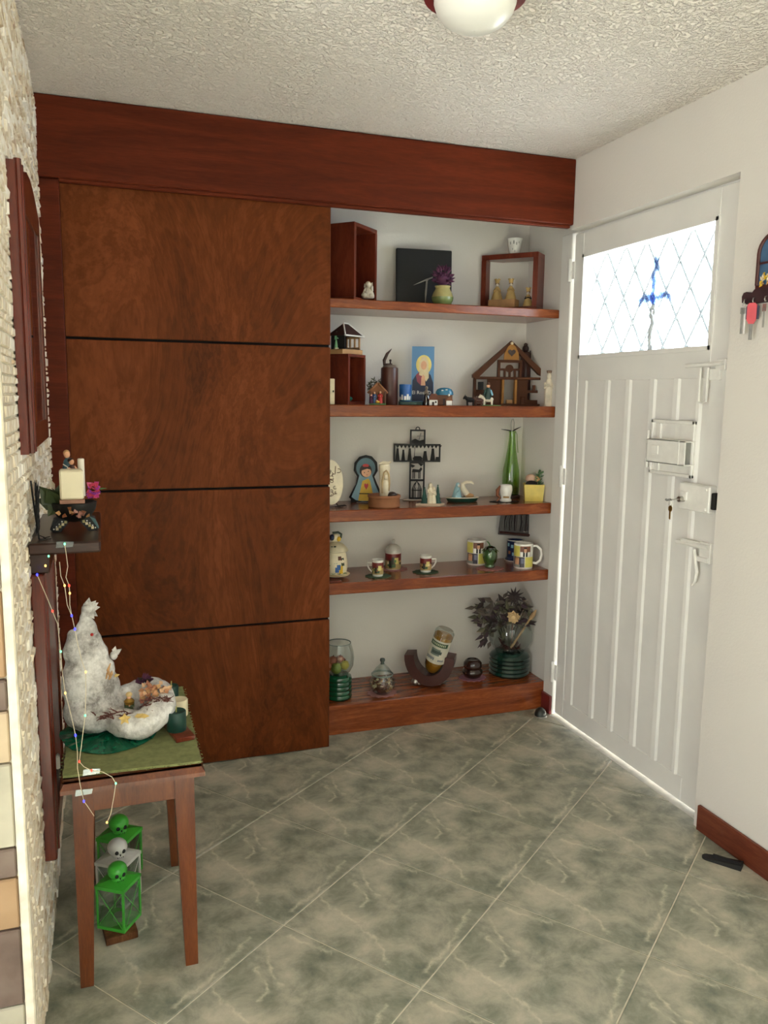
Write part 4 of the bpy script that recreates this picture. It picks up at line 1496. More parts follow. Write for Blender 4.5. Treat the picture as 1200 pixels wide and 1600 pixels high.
fp = Item('face_pot', 'small white glazed pot with brown trim in front of the green bottle', 'pot', S3(790, 3.225))
m = M().lathe([(9, 0), (9.5, 2), (7.5, 5), (8.5, 10), (10, 18), (9.4, 24), (8, 26), (7, 24), (.1, 22)], WHITE, n=22, cap=False).lathe([(.1, .1), (9, 0)], WHITE, cap=False)
fp.part('body', m)
fp.part('brown_handle', M().tube([(-8, -2, 24), (-13, -1, 17), (-13, -1, 9), (-9, -3, 5), (-14, -5, 0)], [2, 3, 2.6, 2, 1.2], plain('russet', '7a4426', .5), 8))
fp.part('relief', M().ball((1, -7.6, 15), (4, 2, 6), WHITE, 10, 7).box((-4, -9, 6), (5, -7, 8.6), plain('ochre_trim', 'a07a3f', .5), .4))
lm_ = Item('lace_mat', 'dark lace mat under the white pot on the middle shelf', 'doily', S3(788, 3.22), 0)
m = M()
for k in range(18):
    a = k * 2 * math.pi / 18
    m.tube([(17 * math.cos(a), 9 * math.sin(a), .4), (22 * math.cos(a + .17), 12 * math.sin(a + .17), .4), (25 * math.cos(a), 14 * math.sin(a), .4)], .5, SOFTBLACK, 5)
m.lathe([(.1, .1), (19, .1), (19, .6), (.1, .6)], SOFTBLACK, n=24, sy=.55, cap=False)
lm_.solo(m)
fp.o.location.z += .7 * fp.k

yp_ = Item('square_planter', 'square yellow ceramic planter with a succulent at the right end of the middle shelf', 'planter', S3(833, 3.235), math.radians(-25))
m = M()
o_ = [(-13.5, -13.5, 0), (13.5, -13.5, 0), (13.5, 13.5, 0), (-13.5, 13.5, 0)]
t_ = [(-15.5, -15.5, 26), (15.5, -15.5, 26), (15.5, 15.5, 26), (-15.5, 15.5, 26)]
i_ = [(-14, -14, 26), (14, -14, 26), (14, 14, 26), (-14, 14, 26)]
j_ = [(-14, -14, 22), (14, -14, 22), (14, 14, 22), (-14, 14, 22)]
m.add(o_ + t_ + i_ + j_, [(3, 2, 1, 0)] + [(i + b, (i + 1) % 4 + b, (i + 1) % 4 + 4 + b, i + 4 + b) for b in (0, 4, 8) for i in range(4)] + [(12, 13, 14, 15)], YELLOW)
yp_.part('pot', m)
yp_.part('soil', M().box((-14, -14, 21), (14, 14, 24), DBROWN))
m = M()
rr = random.Random(4)
for k in range(26):
    a = rr.uniform(0, 6.28)
    zz_ = rr.uniform(24, 46)
    q = 7 * (1 - (zz_ - 24) / 40)
    m.leaf((8 + q * .5 * math.cos(a), 2 + q * .5 * math.sin(a), zz_), (math.cos(a), math.sin(a), .7), (0, 0, 1), 6.5, 4, plain('succulent', '5c7a52', .6), 1)
m.tube([(8, 2, 22), (8, 2, 46)], 1.2, GREEN, 6)
yp_.part('succulent', m)
yp_.part('dark_rock', M().ball((-4, -6, 27), (9, 6, 4.5), SOFTBLACK, 12, 7), 'dark stone in the pot')
yp_.part('pink_shell', M().ball((-5, 2, 34), (8, 6, 7), plain('shell_pink', 'c9a58e', .5), 12, 8).ball((5, 3, 33), (5, 4, 4.5), TAN, 10, 7), 'pinkish shell')

# ================================================================== SHELF 4
Z4 = SZ[4]
S4 = lambda px, y: onshelf(px, Z4, y=y)


def doily(label, px, z, y, r, mat, sy=.85, lobes=12, group=None):
    d = Item('crochet_doily', label, 'doily', onshelf(px, z, y=y), 0, None, group)
    m = M()
    n = lobes * 4
    out = [(r * (1 + .07 * math.cos(lobes * 2 * math.pi * i / n)) * math.cos(2 * math.pi * i / n), r * sy * (1 + .07 * math.cos(lobes * 2 * math.pi * i / n)) * math.sin(2 * math.pi * i / n)) for i in range(n)]
    m.prism(out, 0, 1.0, mat, 'xy')
    d.solo(m)
    return d


DG_D = plain('green_crochet', '3c5038', .95, 0, .3, 2)
PK_D = plain('pink_crochet', '9a6a66', .95, 0, .25, 2)
jar = Item('parrot_jar', 'hand painted cream jar with a bird knob lid on the fourth shelf', 'jar', S4(524, 3.245))
m = M().lathe([(13, 1), (17, 4), (19, 14), (18.5, 24), (16.5, 34), (15, 38), (13, 38), (.1, 36)], CREAM, n=28, cap=False).lathe([(.1, 1.2), (13, 1)], CREAM, cap=False)
jb = jar.part('body', m)
m = M()
LD = plain('leaf_dark', '2d3d2a', .5)
for d, z0, z1, mt in ((8, 8, 16, BLUE), (28, 6, 18, GOLD), (38, 18, 30, LD), (-14, 20, 25, LD), (2, 22, 26, GREEN), (-34, 18, 23, GREEN), (16, 12, 20, BLUE), (22, 27, 33, BROWN)):
    m.patch(19.15 if z0 < 20 else 18.6, d - 9, d + 9, z0, z1, mt, 4, r1=19.1 if z1 < 22 else 17.4)
jar.part('painted_flowers', m, None, jb)
ld = jar.part('lid', M().lathe([(17, 38), (20.5, 39.5), (18, 44), (12, 50), (5, 53)], plain('lid_cream', 'cfc3a4', .4), n=24))
jar.part('painted_leaf', M().patch(17.6, -30, -14, 41, 48, LD, 3, r1=14.5).patch(17.6, -10, 4, 41, 49, LD, 3, r1=14.2), None, ld)
jar.part('bird_knob', M().ball((0, 0, 59), (8, 6, 7), CREAM).ball((-5, -2, 60), (5, 5, 5), NAVY).tube([(8, 0, 59), (9, 0, 65), (4, 0, 68), (-5, 0, 67)], 1.8, LD, 7).ball((5, -4, 58), (3.4, 3, 4), GOLD), 'bird shaped knob', ld)
ds = Item('leaf_dish', 'cream saucer with painted green leaves under the bird jar', 'saucer', S4(524, 3.245))
ds.part('saucer', M().lathe([(13, 0), (21, 2.2), (23, 4), (20, 3.2), (.1, 1.6)], CREAM, n=30, cap=False).lathe([(.1, .1), (13, 0)], CREAM, cap=False))
m = M()
for k in range(7):
    a = math.radians(-130 + k * 30)
    m.leaf((16 * math.sin(a) * .8, -16 * math.cos(a) * .9, 6), (math.sin(a), -math.cos(a), -.3 + .5), (0, 0, 1), 11, 6, plain('leaf_mid', '4c6b3c', .5), .6)
ds.part('painted_leaves', m)
wd = Item('wood_tile', 'small dark wooden tile under the leaf saucer at the front of the fourth shelf', 'coaster', S4(522, 3.185), 0)
wd.solo(M().box((-16, -12, 0), (9, 16, 2.4), CUBEW, .4))
jar.o.location.z += 3.6 * jar.k
ds.o.location.z += 2.5 * ds.k


def village(m, r, z0, z1, seed, d0=-70, d1=70):
    """printed folk scene on a small pot: red band, pale ground and a dark jug"""
    h = z1 - z0
    m.patch(r, d0 - 40, d1 + 40, z0 + h * .55, z1, MAROON, 14)
    m.patch(r, d0 - 40, d1 + 40, z0, z0 + h * .55, plain('print_ochre', 'b09664', .4), 14)
    rg = random.Random(seed)
    m.patch(r * 1.02, -30, -5, z0 + h * .1, z0 + h * .6, plain('print_dark', '2c2a20', .4), 4)
    m.patch(r * 1.02, 5, 40, z0 + h * .35, z0 + h * .75, plain('print_sun', 'd8c87a', .4), 4)
    m.patch(r * 1.03, -8, 18, z0 + h * .12, z0 + h * .32, plain('print_green', '3f5a35', .4), 4)
    for i in range(4):
        a = rg.uniform(d0, d1)
        z = z0 + h * rg.uniform(.1, .5)
        m.patch(r * 1.035, a - 7, a + 7, z, z + h * .16, rg.choice([SOFTBLACK, TERRA, CREAM, GREEN]), 3)
    return m


def coffee_cup(label, px, y, flip, seed):
    c = Item('espresso_cup', label, 'cup', S4(px, y), None, None, 'painted espresso cups')
    m = M().lathe([(8, 0), (8.5, 1), (9, 24), (9.6, 26), (8.8, 26), (8, 3), (.1, 3)], WHITE, n=26, cap=False).lathe([(.1, .1), (8, 0)], WHITE, cap=False)
    b = c.part('body', m)
    c.part('printed_scene', village(M(), 9.15, 3.5, 22, seed), None, b)
    s = -1 if flip else 1
    c.part('handle', M().tube([(s * 8.8, 0, 20), (s * 15.5, 0, 20.5), (s * 16, 0, 16), (s * 13, 0, 10), (s * 8.8, 0, 6)], 1.3, WHITE, 8))
    c.o.location.z += 1.05 * c.k
    return c


doily('green doily under the cup whose handle points left', 591, Z4, 3.215, 20, DG_D)
coffee_cup('small painted espresso cup with its handle pointing left', 590, 3.215, True, 1)
doily('dark green doily under the cup whose handle points right', 665, Z4, 3.235, 20, DG_D)
coffee_cup('small painted espresso cup with its handle pointing right', 665, 3.235, False, 2)
doily('pink doily under the lidded sugar pot', 615, Z4, 3.335, 21, PK_D)
sg = Item('sugar_pot', 'painted sugar pot with a white domed lid behind the small cups', 'jar', S4(614, 3.335))
b = sg.part('body', M().lathe([(11.5, 0), (12, 1), (12.4, 25), (12, 26)], WHITE, n=28))
m = village(M(), 12.55, 1, 25, 3)
m.patch(12.8, -18, 18, 4, 14, plain('print_dark', '2c2a20'), 6).patch(12.8, -10, 10, 14, 20, plain('print_dark', '2c2a20'), 5)
sg.part('printed_scene', m, None, b)
ld = sg.part('lid', M().lathe([(13.2, 26), (13, 28), (11, 34), (6, 38), (2.4, 39)], plain('grey_white', 'bdbab2', .3, coat=.3), n=28))
sg.part('knob', M().lathe([(2, 39), (1.6, 41), (3, 43.5), (2.6, 46), (.3, 47)], plain('grey_white', 'bdbab2'), n=14), None, ld)
sg.o.location.z += 1.05 * sg.k


def photo_mug(label, px, y, handle, seed):
    g = Item('photo_mug', label, 'mug', S4(px, y), None, None, 'yellow photo mugs')
    b = g.part('body', M().lathe([(14, 0), (14.8, 1.2), (14.8, 38), (14.4, 39), (13.4, 38.5), (13, 3), (.1, 3)], WHITE, n=32, cap=False).lathe([(.1, .1), (14, 0)], WHITE, cap=False))
    PY = plain('print_yellow', 'd4c963', .35)
    m = M().patch(14.95, -78, -22, 19.5, 36, PY, 8).patch(14.95, 12, 78, 3, 19, PY, 8)
    g.part('yellow_squares', m, None, b)
    m = M()
    m.patch(14.95, -20, 45, 19.5, 36, plain('photo_warm', '7b4a33', .4), 8)
    m.patch(15.02, -18, 43, 19.5, 27, WHITE, 8).patch(15.1, -2, 25, 19.5, 28, SOFTBLACK, 5).patch(15.16, 8, 15, 19.5, 27, WHITE, 3)
    m.patch(15.16, 4, 19, 26, 33, SKIN, 4).patch(15.2, 3, 20, 32, 34.5, HAIR, 4)
    g.part('upper_photo', m, 'photo of a person in white and black', b)
    m = M().patch(14.95, -66, 8, 3, 19, plain('photo_dark', '3a3440', .4), 8)
    m.patch(15.03, -55, -25, 7, 17, SKIN, 5).patch(15.03, -62, -20, 3, 7, plain('photo_grey', '8f8f86', .4), 5).patch(15.03, -14, 4, 9, 17, plain('photo_blue', '6b6f86', .4), 4).patch(15.06, -52, -28, 15, 18, TAN, 4)
    g.part('lower_photo', m, 'close photo of a face', b)
    if handle:
        g.part('handle', M().tube([(14, 3, 34), (20, 3, 35), (26.5, 3, 29), (28, 3, 21), (26, 3, 12), (20, 3, 7), (14, 3, 8)], 2.1, WHITE, 10))
    return g


photo_mug('yellow and white photo mug behind the green glass fruit', 744, 3.335, False, 1)
photo_mug('yellow and white photo mug with a large handle at the right end', 817, 3.205, True, 2)
bm_ = Item('blue_mug', 'dark blue patterned mug behind the right photo mug', 'mug', S4(804, 3.355))
b = bm_.part('body', M().lathe([(15, 0), (16, 2), (12.6, 6), (13, 32), (13.6, 33), (12, 33), (11.6, 8), (.1, 7)], plain('cobalt', '232f52', .25), n=28, cap=False))
bm_.part('rim', M().lathe([(13.4, 32.6), (13.9, 33.6), (12, 33.8)], WHITE, n=28, cap=False).lathe([(15.2, .2), (16.4, 2.2), (15, 2.6)], WHITE, n=28, cap=False), None, b)
m = M()
for d, z, mt in ((-40, 12, TERRA), (-20, 22, SKYB), (-50, 24, SKYB), (-10, 10, SKYB), (10, 20, TERRA)):
    m.patch(13.1, d - 9, d + 9, z, z + 5, mt, 3)
bm_.part('painted_spots', m, None, b)
# dark relief picture hung on the back wall
mp_ = Item('relief_picture', 'dark carved relief picture propped on the blue mug in the niche corner', 'picture', S4(803, 3.345) + Vector((0, 0, .1215)), -.30, tilt=(-.05, .07))
RELF = plain('dark_relief', '241715', .4, 0, .4, .25)
m = M().prism([(-26, 0), (27, 0), (26, 46), (-24, 46)], 0, 4, RELF)
mp_.part('panel', m)
m = M()
m.T = Matrix.Translation((0, 0, 23))
rr = random.Random(8)
for x in (-16, -8, 0, 8, 16):
    m.tube([(x, -1, -15), (x + rr.uniform(-2, 2), -2, 0), (x + rr.uniform(-3, 3), -1, 14)], [1.6, 2.4, 1.0], RELF, 7)
    m.ball((x, -1.5, 12), 2.6, RELF, 8, 6)
m.tube([(-24, -1, 20), (24, -1, 18)], 1.6, plain('relief_green', '1d2f27', .4), 6).tube([(-25, -1, -19), (25, -1, -20)], 2, plain('relief_red', '3c1d18', .4), 6)
mp_.part('relief_figures', m)
doily('pink doily under the green glass fruit', 765, Z4, 3.225, 21, PK_D, .8, 14)
gf = Item('glass_fruit', 'green glass fruit shaped candy jar on a pink doily', 'jar', S4(765, 3.225))
m = M().lathe([(6, 0), (8, 2), (7, 6), (9.5, 10), (11.5, 18), (11, 27), (8, 33), (3, 35)], GGLASS, n=18, cap=False)
b = gf.part('glass_body', m)
m = M()
for k in range(7):
    a = k * 2 * math.pi / 7 + .2
    m.leaf((2 * math.cos(a), 2 * math.sin(a), 35), (math.cos(a), math.sin(a), -.75), (math.cos(a), math.sin(a), 1), 15, 8, GGLASS, .8)
gf.part('leaf_crown', m)
gf.part('stem', M().tube([(0, 0, 34), (-2, 0, 39), (-5, -1, 42)], 1, GREEN, 6))
gf.part('core', M().lathe([(4, 1), (6.5, 3), (5.5, 7), (8, 13), (8.6, 20), (6, 28), (2, 31)], plain('jade', '6f8a62', .3), n=14))
gf.o.location.z += 1.05 * gf.k

# ================================================================== PLINTH
Z5 = SZ[5]
S5 = lambda px, y: onshelf(px, Z5, y=y)


def ringed_base(r, h, n):
    pr = [(.1, .2), (r * .95, 0)]
    for i in range(n):
        z = h * i / n
        pr += [(r, z + h * .1 / n), (r * 1.04, z + h * .5 / n), (r * .97, z + h * .98 / n)]
    return pr


GEM = plain('emerald_glass', '12492f', .08, coat=.5)
DEM = plain('dark_emerald_glass', '0c2b23', .08, coat=.5)
gv_ = Item('goblet_vase', 'big clear glass goblet on a ringed green base at the left end of the plinth', 'vase', S5(529, 3.215))
gv_.part('ringed_base', M().lathe(ringed_base(20, 36, 5) + [(19, 36), (15, 39)], GEM, n=32, cap=False).lathe([(15, 39), (.1, 39)], GEM, cap=False), 'green ringed glass foot')
gv_.part('bowl', M().lathe([(12, 39), (18, 43), (23, 53), (24, 65), (22, 78), (18.5, 88)], CLEAR, n=32, cap=False))
gv_.part('bowl_rim', M().lathe([(18, 87.5), (19, 88), (18.6, 89), (18, 88.6)], plain('glass_rim', '6f7a74', .1), n=32, cap=False))
for x, y, z, r, mt in ((-4, -5, 49, 9, plain('fruit_green', '7c8a3a', .4)), (9, -2, 53, 7.5, plain('fruit_yellow', 'a99b3e', .4)), (-9, 2, 58, 8, plain('fruit_rose', '9a5a44', .4)), (4, 6, 55, 8, plain('fruit_rose', '9a5a44')), (-14, -3, 51, 6.5, plain('fruit_orange', 'a5562f', .4)), (2, 0, 62, 6, plain('fruit_rose', '9a5a44'))):
    f = Item('wax_fruit', '', 'fruit', gv_.loc, gv_.rz, gv_.k)
    f.label = {(-4): 'green wax apple at the bottom of the glass goblet', 9: 'yellowish wax fruit at the right in the glass goblet', (-9): 'rosy wax fruit at the upper left in the goblet', 4: 'rosy wax fruit at the back in the glass goblet', (-14): 'orange wax fruit at the far left in the goblet', 2: 'rosy wax fruit topmost in the glass goblet'}[x]
    f.group = 'wax fruits in the goblet'
    f.loc = gv_.loc + Matrix.Rotation(gv_.rz, 3, 'Z') @ (Vector((x, y, z)) * gv_.k)
    f.solo(M().lathe([(.1, -r * .8), (r * .5, -r * .92), (r * .93, -r * .4), (r, .1 * r), (r * .75, r * .7), (r * .3, r * .92), (.1, r * .8)], mt, n=16, cap=False).tube([(0, 0, r * .75), (1, 0, r * 1.2)], .7, BROWN, 5))
doily('pink doily under the lidded glass jar on the plinth', 597, Z5, 3.205, 23, PK_D, .8)
lj = Item('candy_jar', 'small lidded glass jar of dried petals on a pink doily', 'jar', S5(597, 3.205))
lj.part('glass_body', M().lathe([(.1, .3), (12, 0), (16, 4), (20, 13), (19.5, 19), (16, 26), (15, 29)], CLEAR, n=30, cap=False))
m = M()
rr = random.Random(21)
for i in range(130):
    a, q, z = rr.uniform(0, 6.28), rr.uniform(11, 15), rr.uniform(6, 22)
    q = min(q, 15.5 * math.sin(math.pi * (z + 6) / 36))
    m.leaf((q * math.cos(a), q * math.sin(a), z), (rr.uniform(-1, 1), rr.uniform(-1, 1), rr.uniform(-1, 1)), (0, 0, 1), 6, 5, rr.choice([TAN, BROWN, plain('petal_red', '6b2b28', .8), IVORY]), .8)
m.lathe([(8, 2), (11, 5), (13, 11), (10, 17), (.1, 18)], plain('petal_mass', '6b4534', .9, 0, .4, .5), n=14)
lj.part('dried_petals', m, kind='stuff')
ld = lj.part('lid', M().lathe([(16.5, 29), (17, 31), (15, 33), (10, 40), (5, 45), (3.5, 47)], CLEAR, n=28, cap=False))
lj.part('lid_ring', M().lathe([(15.5, 28.6), (17, 29), (17.2, 31), (16, 31.6)], plain('glass_ring', '8d9890', .15), n=28, cap=False), None, ld)
lj.part('knob', M().lathe([(3, 46), (2.5, 49), (4.2, 52), (3.6, 55), (.3, 56)], plain('glass_knob', '4c5550', .15), n=14), None, ld)
lj.o.location.z += 1.05 * lj.k

wh = Item('bottle_holder', 'curved dark wooden bottle holder standing on the plinth', 'bottle holder', S5(672, 3.245), -.55)
m = M()
n = 18
RO, RI = 39, 24
pts_o, pts_i = [], []
for i in range(n + 1):
    a = math.radians(178 + (362 - 178) * i / n)
    pts_o.append((RO * math.cos(a), 47 + (RO + 6) * math.sin(a)))
    pts_i.append((RI * math.cos(a), 49 + (RI + 7) * math.sin(a)))
V, F = [], []
for y in (-15, 13):
    for p_ in pts_o + pts_i:
        V.append((p_[0], y, p_[1]))
N2 = n + 1
for i in range(n):
    for b_ in (0, 2 * N2):
        F.append((b_ + i, b_ + i + 1, b_ + N2 + i + 1, b_ + N2 + i))
    F.append((i, i + 1, 2 * N2 + i + 1, 2 * N2 + i))
    F.append((N2 + i, N2 + i + 1, 3 * N2 + i + 1, 3 * N2 + i))
F += [(0, N2, 3 * N2, 2 * N2), (n, N2 + n, 3 * N2 + n, 2 * N2 + n)]
m.add(V, F, plain('holder_wood', '43201a', .4))
wh.part('curved_wood', m)
wh.part('ball_foot', M().ball((-22, -12, 6), (6, 6, 6), CHROME, 10, 7).ball((-16, -10, 4), 4, CHROME, 8, 6), 'small dull metal foot')
wh.part('ball_foot', M().ball((20, 6, 5), 5, CHROME, 8, 6))
bt = Item('wine_bottle', 'bottle of amber wine with a white label lying upside down in the curved holder', 'bottle', wh.loc + Vector((-.002, -.012, 22 * wh.k)), -.45, None, None)
JUICE = plain('amber_wine', 'a8741f', .08, 0, .1, .1, coat=.6)
tl = Matrix.Rotation(math.radians(17), 4, 'Y') @ Matrix.Rotation(math.radians(8), 4, 'X')
m = M()
m.T = tl
m.lathe([(3, -2), (9, 3), (13, 12), (14.5, 22), (14.5, 66)], JUICE, n=26)
b = bt.part('wine', m)
m = M()
m.T = tl
m.lathe([(4, -3.5), (10, 2), (14, 12), (15.3, 22), (15.3, 72), (13, 75), (.1, 73)], CLEAR, n=26, cap=False)
bt.part('glass', m)
m = M()
m.T = tl
m.patch(15.5, -88, 70, 22, 61, plain('paper', 'cfc9b8', .6), 14)
lb_ = bt.part('label', m, 'white paper label')
m = M()
m.T = tl
m.patch(15.7, -70, 45, 51, 58, plain('label_green', '2f4a2c', .5), 12)
for i in range(9):
    m.patch(15.85, -56 + i * 10, -50 + i * 10, 53, 56.4, plain('label_pale', 'b9bd9f', .5), 2)
for i, (a0, a1, z0, z1) in enumerate(((-45, 10, 36, 47), (-38, 20, 39, 44))):
    m.patch(15.7 + .1 * i, a0, a1, z0, z1, plain('label_grey', '6f7a72', .5) if i == 0 else plain('label_dark', '42504a', .5), 8)
for i in range(7):
    m.patch(15.7, -66 + i * 8, -61 + i * 8, 27 + (i % 2), 32, plain('label_ink', '4a5a70', .5), 2)
for i in range(4):
    m.patch(15.7, 12 + i * 9, 18 + i * 9, 27, 30, plain('label_ink', '4a5a70'), 2)
bt.part('label_print', m, None, lb_)

doily('purplish pink doily under the brown glass bowl', 738, Z5, 3.265, 21, plain('mauve_crochet', '8a5a68', .95, 0, .25, 2), .8, 14)
cg = Item('brown_glass_jar', 'round dark brown ridged glass jar on a mauve doily', 'jar', S5(738, 3.265))
CHOC = plain('brown_glass', '2c1812', .08, 0, .2, coat=.6)
cg.part('lower_bowl', M().lathe([(9, 0), (13, 2), (16, 8), (15.5, 12), (13, 15)], CHOC, n=28))
cg.part('upper_bowl', M().lathe([(13, 15), (14.5, 18), (14, 24), (11, 28), (9, 29), (8, 27.5), (.1, 27)], CHOC, n=28, cap=False))
cg.o.location.z += 1.05 * cg.k

vs = Item('flower_vase', 'large round glass vase on ringed dark green base at right end of plinth', 'vase', S5(795, 3.275))
vs.part('ringed_base', M().lathe(ringed_base(30, 32, 5) + [(29, 32), (22, 37)], DEM, n=40, cap=False).lathe([(22, 37), (.1, 37)], DEM, cap=False), 'dark green ringed glass foot')
vs.part('bowl', M().lathe([(18, 37), (26, 42), (33, 54), (34, 66), (31, 78), (27, 86)], CLEAR, n=36, cap=False))
m = M()
rr = random.Random(33)
for i in range(40):
    a, q = rr.uniform(0, 6.28), rr.uniform(2, 18)
    m.leaf((q * math.cos(a), q * .8 * math.sin(a), rr.uniform(38, 50)), (rr.uniform(-1, 1), rr.uniform(-1, 1), rr.uniform(0, .6)), (0, 0, 1), 12, 6, rr.choice([BROWN, DBROWN, plain('potp_red', '4a2422', .8)]), .6)
vs.part('dried_filling', m, kind='stuff')
bq = Item('dried_bouquet', 'bouquet of dark dried leaves and twigs in the large round vase', 'flowers', vs.loc, vs.rz, vs.k)
stm = M()
heads = [(-40, -6, 80), (-12, -8, 78), (10, -6, 82), (-46, 0, 108), (-34, -8, 62), (-8, 0, 114), (14, 0, 114), (-42, 0, 96), (-26, -4, 112), (-32, 3, 84), (-14, 4, 106), (4, 4, 122), (2, -6, 100), (20, 3, 92), (-22, -8, 92), (22, 5, 104), (-4, 8, 95)]
for x, y, z in heads:
    stm.tube([(x * .1, y * .2, 40), (x * .45, y * .6, 72), (x, y, z)], [1.1, .9, .6], plain('stem_olive', '3f3f2c', .8), 5)
bq.part('stems', stm)
LF = [plain('dark_leaf', '332624', .7), plain('plum_leaf', '3f2c33', .7), plain('olive_leaf', '5c5a43', .7), plain('dusk_leaf', '5a5046', .7)]
for hi, (x, y, z) in enumerate(heads):
    m = M()
    star = hi == 11
    for k in range(13 if star else 9):
        if star:
            a = k * 2 * math.pi / 13
            d = (math.cos(a), rr.uniform(-.5, -.1), math.sin(a))
            m.leaf((x, y - 2, z), d, (0, -1, 0), 17, 4, LF[0], .6)
        else:
            d = (x * .02 + rr.uniform(-1, 1), rr.uniform(-.8, .3), rr.uniform(-1.1, .8))
            m.leaf((x + rr.uniform(-7, 7), y + rr.uniform(-4, 4), z + rr.uniform(-10, 6)), d, (rr.uniform(-.4, .4), -1, .3), rr.uniform(13, 21), rr.uniform(5, 9), rr.choice(LF), .6)
    bq.part('leaf_cluster', m)
rs = Item('dried_rose', 'single cream dried rose among the dark bouquet', 'flower', vs.loc, vs.rz, vs.k)
m = M()
for k in range(24):
    a = k * 2.4
    q = 1 + k * .22
    m.leaf((4 + q * math.cos(a) * .8, -20 - 3 + k * .12, 96 + q * math.sin(a) * .8), (math.cos(a), -.9 + k * .03, math.sin(a)), (0, -1, 0), 6.5, 7, plain('rose_cream', 'cdb083', .8), .7)
m.ball((4, -20, 96), (7, 5, 7), MATS['rose_cream'], 12, 8)
rs.part('bloom', m)
rs.part('stem', M().tube([(4, -20, 94), (3, -12, 70), (2, -4, 42)], 1, BROWN, 6))
wt = Item('wheat_stalk', 'pale dry stalk leaning out of the right side of the round vase', 'flower', vs.loc, vs.rz, vs.k)
wt.solo(M().tube([(2, -10, 44), (18, -12, 72), (30, -12, 94)], [2, 2, 1.5], plain('dry_straw', 'a98a62', .8), 7).tube([(29, -12, 91), (34, -12, 99), (38, -12, 107)], [2.4, 3.6, .6], plain('dry_straw', 'a98a62'), 7))

# ---- floor bits by the door
ds_ = Item('door_stop', 'small half dome metal door stop on the floor by the plinth', 'door stop', (1.817, 3.035, 0))
ds_.part('dome', M().lathe([(9, 2), (9, 6), (7.4, 11), (4, 14), (.2, 15)], plain('dark_steel', '3a3c38', .3, .7), n=20))
ds_.part('rim', M().lathe([(.1, 0), (10, 0), (10.4, 1), (9, 2.2)], CHROME, n=20, cap=False))
wk = Item('rubber_wedge', 'black rubber door wedge on the floor beside the baseboard', 'door wedge', (1.770, 1.842, 0), math.radians(-54), 1)
m = M().prism([(-.045, 0), (.055, 0), (.055, .018), (-.045, .006)], -.017, .017, SOFTBLACK)
m.lathe([(.017, 0), (.017, .0055)], SOFTBLACK, (-.045, 0, 0), 16)
wk.part('body', m)
wk.part('groove', M().box((-.03, -.004, .008), (.05, .004, .0195), BLACK))

# ================================================================== LEFT WALL: MIRROR, CONSOLE
MX = -.140                                  # front plane of mirror and console frame


def wp(px, py, x=MX):
    p = at(px, py, 'x', x)
    return p.y, p.z


MX = -.150
mi = Item('wall_mirror', 'dark wood framed wall mirror with an arched top on the stone wall', 'mirror', (MX, 2.0, 1.29), 0, 1)
my0, my1 = 1.70, 2.62
zb, zs0, zs1, ztp = -.0, .50, .60, .70      # bottom, shoulder near, shoulder far, crown
L2 = lambda pts: [(y - 2.0, z) for y, z in pts]
near_w = .16
outer_top = [(1.80, .575), (1.90, .58), (1.97, .59), (2.04, .61), (2.12, .628), (2.22, .636), (2.32, .63), (2.42, .612), (2.50, .59)]
sash = M().prism(L2([(1.80, .0), (1.97, .0), (1.97, .59), (1.80, .575)]), XL - MX + .004, 0, FRAMEW, 'yz')
mi.part('near_stile', sash)
for y in (1.845, 1.895):
    mi.part('bead_moulding', M().tube([(.002, y - 2.0, .0), (.002, y - 2.0, .588)], .008, FRAMEW, 8))
mi.part('far_stile', M().prism(L2([(2.42, .0), (2.50, .0), (2.50, .59), (2.42, .612)]), XL - MX + .004, 0, FRAMEW, 'yz'))
mi.part('bottom_rail', M().prism(L2([(1.97, .0), (2.42, .0), (2.42, .05), (1.97, .05)]), XL - MX + .004, 0, FRAMEW, 'yz'))
mi.part('arched_top_rail', M().prism(L2([(1.97, .525)] + [(2.42, .54)] + [p for p in outer_top[::-1] if 1.97 <= p[0] <= 2.42]), XL - MX + .004, 0, FRAMEW, 'yz'))
mi.part('mirror_glass', M().box((XL - MX + .010, 1.97 - 2, .05), (XL - MX + .016, .42, .535), MIRROR))
bv = M()
for a_, b_ in (((1.97, .05), (1.97, .525)), ((2.42, .05), (2.42, .54)), ((1.97, .05), (2.42, .05)), ((1.97, .525), (2.42, .54))):
    bv.tube([(-.003, a_[0] - 2, a_[1]), (-.003, b_[0] - 2, b_[1])], .005, plain('bead_brown', '5b2a1c', .2, coat=.5), 6)
mi.part('inner_bead', bv)

mi.o.location = (MX, 2.0 * 1.056, 1.283)
mi.o.scale = (1, 1.056, 1.056)
ZS = 1.077
co = Item('wall_console', 'dark wooden console shelf on the stone wall with a framed mirror panel hanging below', 'console', (-.16, 2.2, 0), 0, 1)
X = lambda x: x + .16
co.part('shelf_board', M().box((XL + .16 + .003, 1.96 - 2.2, ZS - .027), (X(-.011), .25, ZS), DARKW, .004))
co.part('bracket', M().box((XL + .163, 1.985 - 2.2, ZS - .075), (X(-.125), .20, ZS - .027), DARKW, .003))
CF = X(-.137)
co.part('near_stile', M().box((XL + .163, 1.975 - 2.2, .292), (CF, 2.03 - 2.2, ZS - .075), FRAMEW, .004))
co.part('far_stile', M().box((XL + .163, 2.36 - 2.2, .292), (CF, 2.42 - 2.2, ZS - .075), FRAMEW, .004))
co.part('bottom_rail', M().box((XL + .163, 2.03 - 2.2, .292), (CF, 2.36 - 2.2, .36), FRAMEW, .004))
co.part('mirror_glass', M().box((XL + .163, 2.03 - 2.2, .36), (X(-.150), 2.36 - 2.2, ZS - .075), MIRROR))
co.part('stile_bead', M().tube([(CF, 2.02 - 2.2, .30), (CF, 2.02 - 2.2, ZS - .08)], .0045, FRAMEW, 6))

